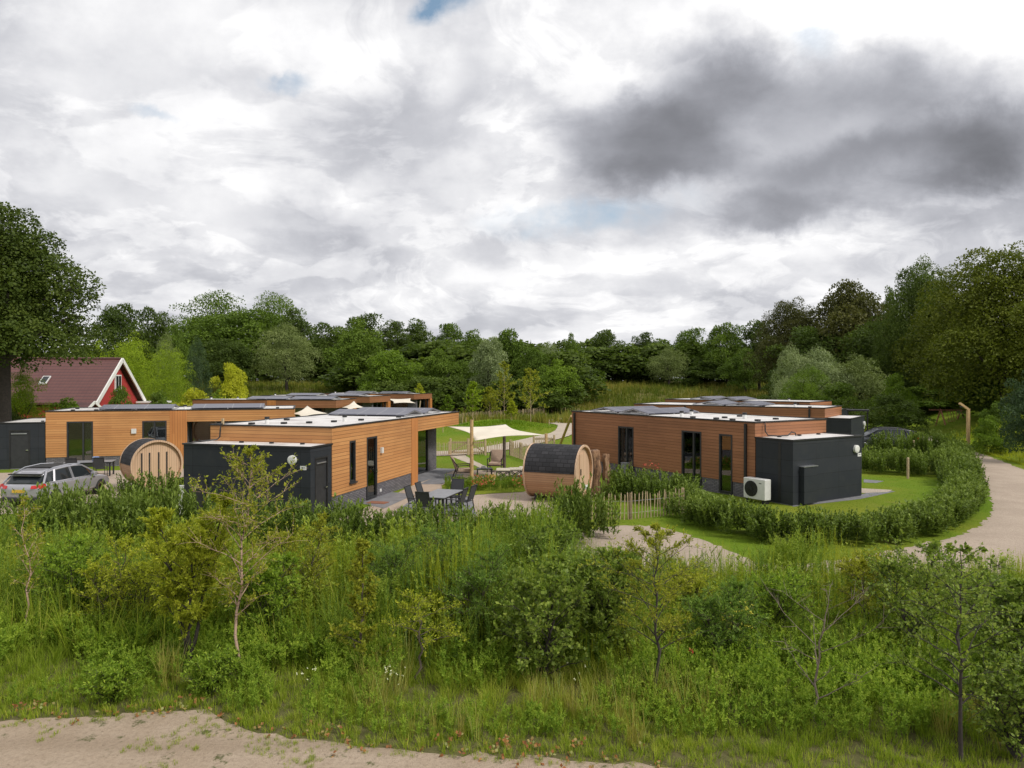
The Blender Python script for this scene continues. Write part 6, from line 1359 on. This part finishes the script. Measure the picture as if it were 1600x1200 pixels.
pz = [(XA(rg.normal(769, 5), 33.6), 33.6+rg.normal(0, .3), rg.uniform(.12, .42)) for _ in range(60)]; dots('orange_flowers', 'petal_orange', 'orange yellow flowers in the middle of the bed', 'flowers', pz, .06, 8)
pz = [(XA(rg.uniform(1000, 1030), 31.8), 31.2+rg.normal(0, .4), rg.uniform(.9, 1.35)) for _ in range(14)]; dots('red_blossoms', 'petal_red', 'small red blossoms among the laurels of the right bungalow', 'flowers', pz, .05, 9)
# lawn blades
def inpoly(x, y, poly):
    c = np.zeros(len(x), bool); j = len(poly)-1
    for i in range(len(poly)):
        xi, yi = poly[i]; xj, yj = poly[j]; q = ((yi > y) != (yj > y)) & (x < (xj-xi)*(y-yi)/(yj-yi+1e-12)+xi); c ^= q; j = i
    return c
hard = [smoothpoly(road, 1), smoothpoly(GP((515, 815), (560, 800), (652, 755), (690, 738), (706, 733), (740, 735), (800, 735), (880, 738), (905, 765), (905, 800), (860, 812), (740, 812), (620, 825)), 1),
        GP((704, 712), (716, 718), (735, 725), (760, 735), (772, 735), (745, 722), (728, 713), (722, 706), (708, 706)), smoothpoly(GP((880, 660), (896, 662), (900, 672), (895, 680), (868, 688), (835, 695), (790, 705), (725, 712), (690, 713), (560, 716), (560, 709), (690, 706), (730, 704), (790, 693), (840, 682), (866, 676), (873, 668), (866, 663), (840, 660), (838, 657)), 1),
        GP((832, 658.5), (850, 653.5), (905, 654), (905, 657), (866, 657.5), (858, 660.5), (838, 662)), GP((1340, 763), (1395, 766), (1388, 769), (1345, 771)), GP((1350, 749), (1382, 752), (1370, 755), (1350, 754)), GP((-60, 765), (75, 762), (190, 760), (185, 790), (60, 800), (-150, 815)), GP((-60, 740), (75, 738), (300, 732), (300, 742), (205, 765), (-60, 760))]
hs_ = [((-6.62, 26.1), 16, -1, 5.3, 13.1), ((9.97, 29.1), -32, 1, 4.75, 12.5), ((-25.9, 39.4), 73.6, -1, 5.2, 12.9), ((19.4, 44.0), -54, 1, 4.9, 13)]
for org, ang, s, w2, l2 in hs_: hard.append([local(org, ang, s, a, b) for a, b in ((-.15, -2.2), (w2+.15, -2.2), (w2+.15, l2+.4), (-.15, l2+.4))])
x, y = field(rg, 13, 18.3, 82, .5, 560, 1600); k = np.ones(len(x), bool)
for p in hard: k &= ~inpoly(x, y, p)
k &= ~((pxof(x, y) < 900) & (y < 30)); x, y = x[k], y[k]
o = Leaves(); bank = terr(x, y) > .12
LW = [tuft(70+i, 12, .05, .20, .05, .022, seg=1) for i in range(4)]
multi(o, LW, np.stack([x, y, terr(x, y)], 1), rg.uniform(.6, 1.5, len(x))*(1+3.5*np.exp(-((x+1.2)/5)**2-((y-73)/5)**2)), rg, (vnoise(x+90, y+90, 2.5, 9)-.5)*.7)
tag(o.build('lawn_grass', 'lawnblade'), 'short bright green grass of the lawns', 'grass', kind='stuff')
# long grass and weeds on the bank, right
n = 5200; y = rg.uniform(20, 60, n); e = np.where(y < 38.5, 28.6+(38.5-y)*.15, 28.6+(y-38.5)*.33); x = e+rg.uniform(-.2, 1, n)**1*18; x = np.where(x < e+.1, e+.1, x)
o = Leaves(); multi(o, [tuft(90+i, 12, .5, .2, .2, .03, seg=2) for i in range(4)], np.stack([x, y, terr(x, y)], 1), rg.uniform(.5, 1.3, n)*np.clip((x-e)*.5+.3, .3, 1.1), rg, rg.uniform(-.25, .25, n))
tag(o.build('bank_grass', 'weed_yellow'), 'long grass on the bank right of the gravel road', 'grass', kind='stuff')
# meadow far
n = 15000; y = rg.uniform(80, 152, n); x = rg.uniform(-70, 75, n)*y/100; zt = terr(x, y); o = Leaves(); k = ~((x < -14) & (y < 98)) & ~((pxof(x, y) > 640) & (pxof(x, y) < 885) & (y > 91)); x, y, zt = x[k], y[k], zt[k]; n = len(x)
multi(o, [tuft(120+i, 9, 1.0, .5, .25, .12, seg=1) for i in range(4)], np.stack([x, y, zt], 1), rg.uniform(.5, 1.4, n), rg, (vnoise(x+200, y+200, 7, 19)-.5)*1.0+rg.uniform(-.15, .15, n))
tag(o.build('meadow_grass', 'meadow'), 'tall yellowish meadow grass before the wood', 'grass', kind='stuff')
# tall field grass between right rows
o = Leaves(); n = 2600; x = rg.uniform(3, 34, n); y = rg.uniform(60, 84, n); k = x > .105*y+.6; x, y = x[k], y[k]
multi(o, [tuft(130+i, 9, .7, .4, .2, .08, seg=1) for i in range(3)], np.stack([x, y, terr(x, y)], 1), rg.uniform(.4, 1.2, len(x)), rg, rg.uniform(-.2, .3, len(x)))
tag(o.build('field_grass', 'weed_yellow'), 'rough grass behind the right bungalows', 'grass', kind='stuff')
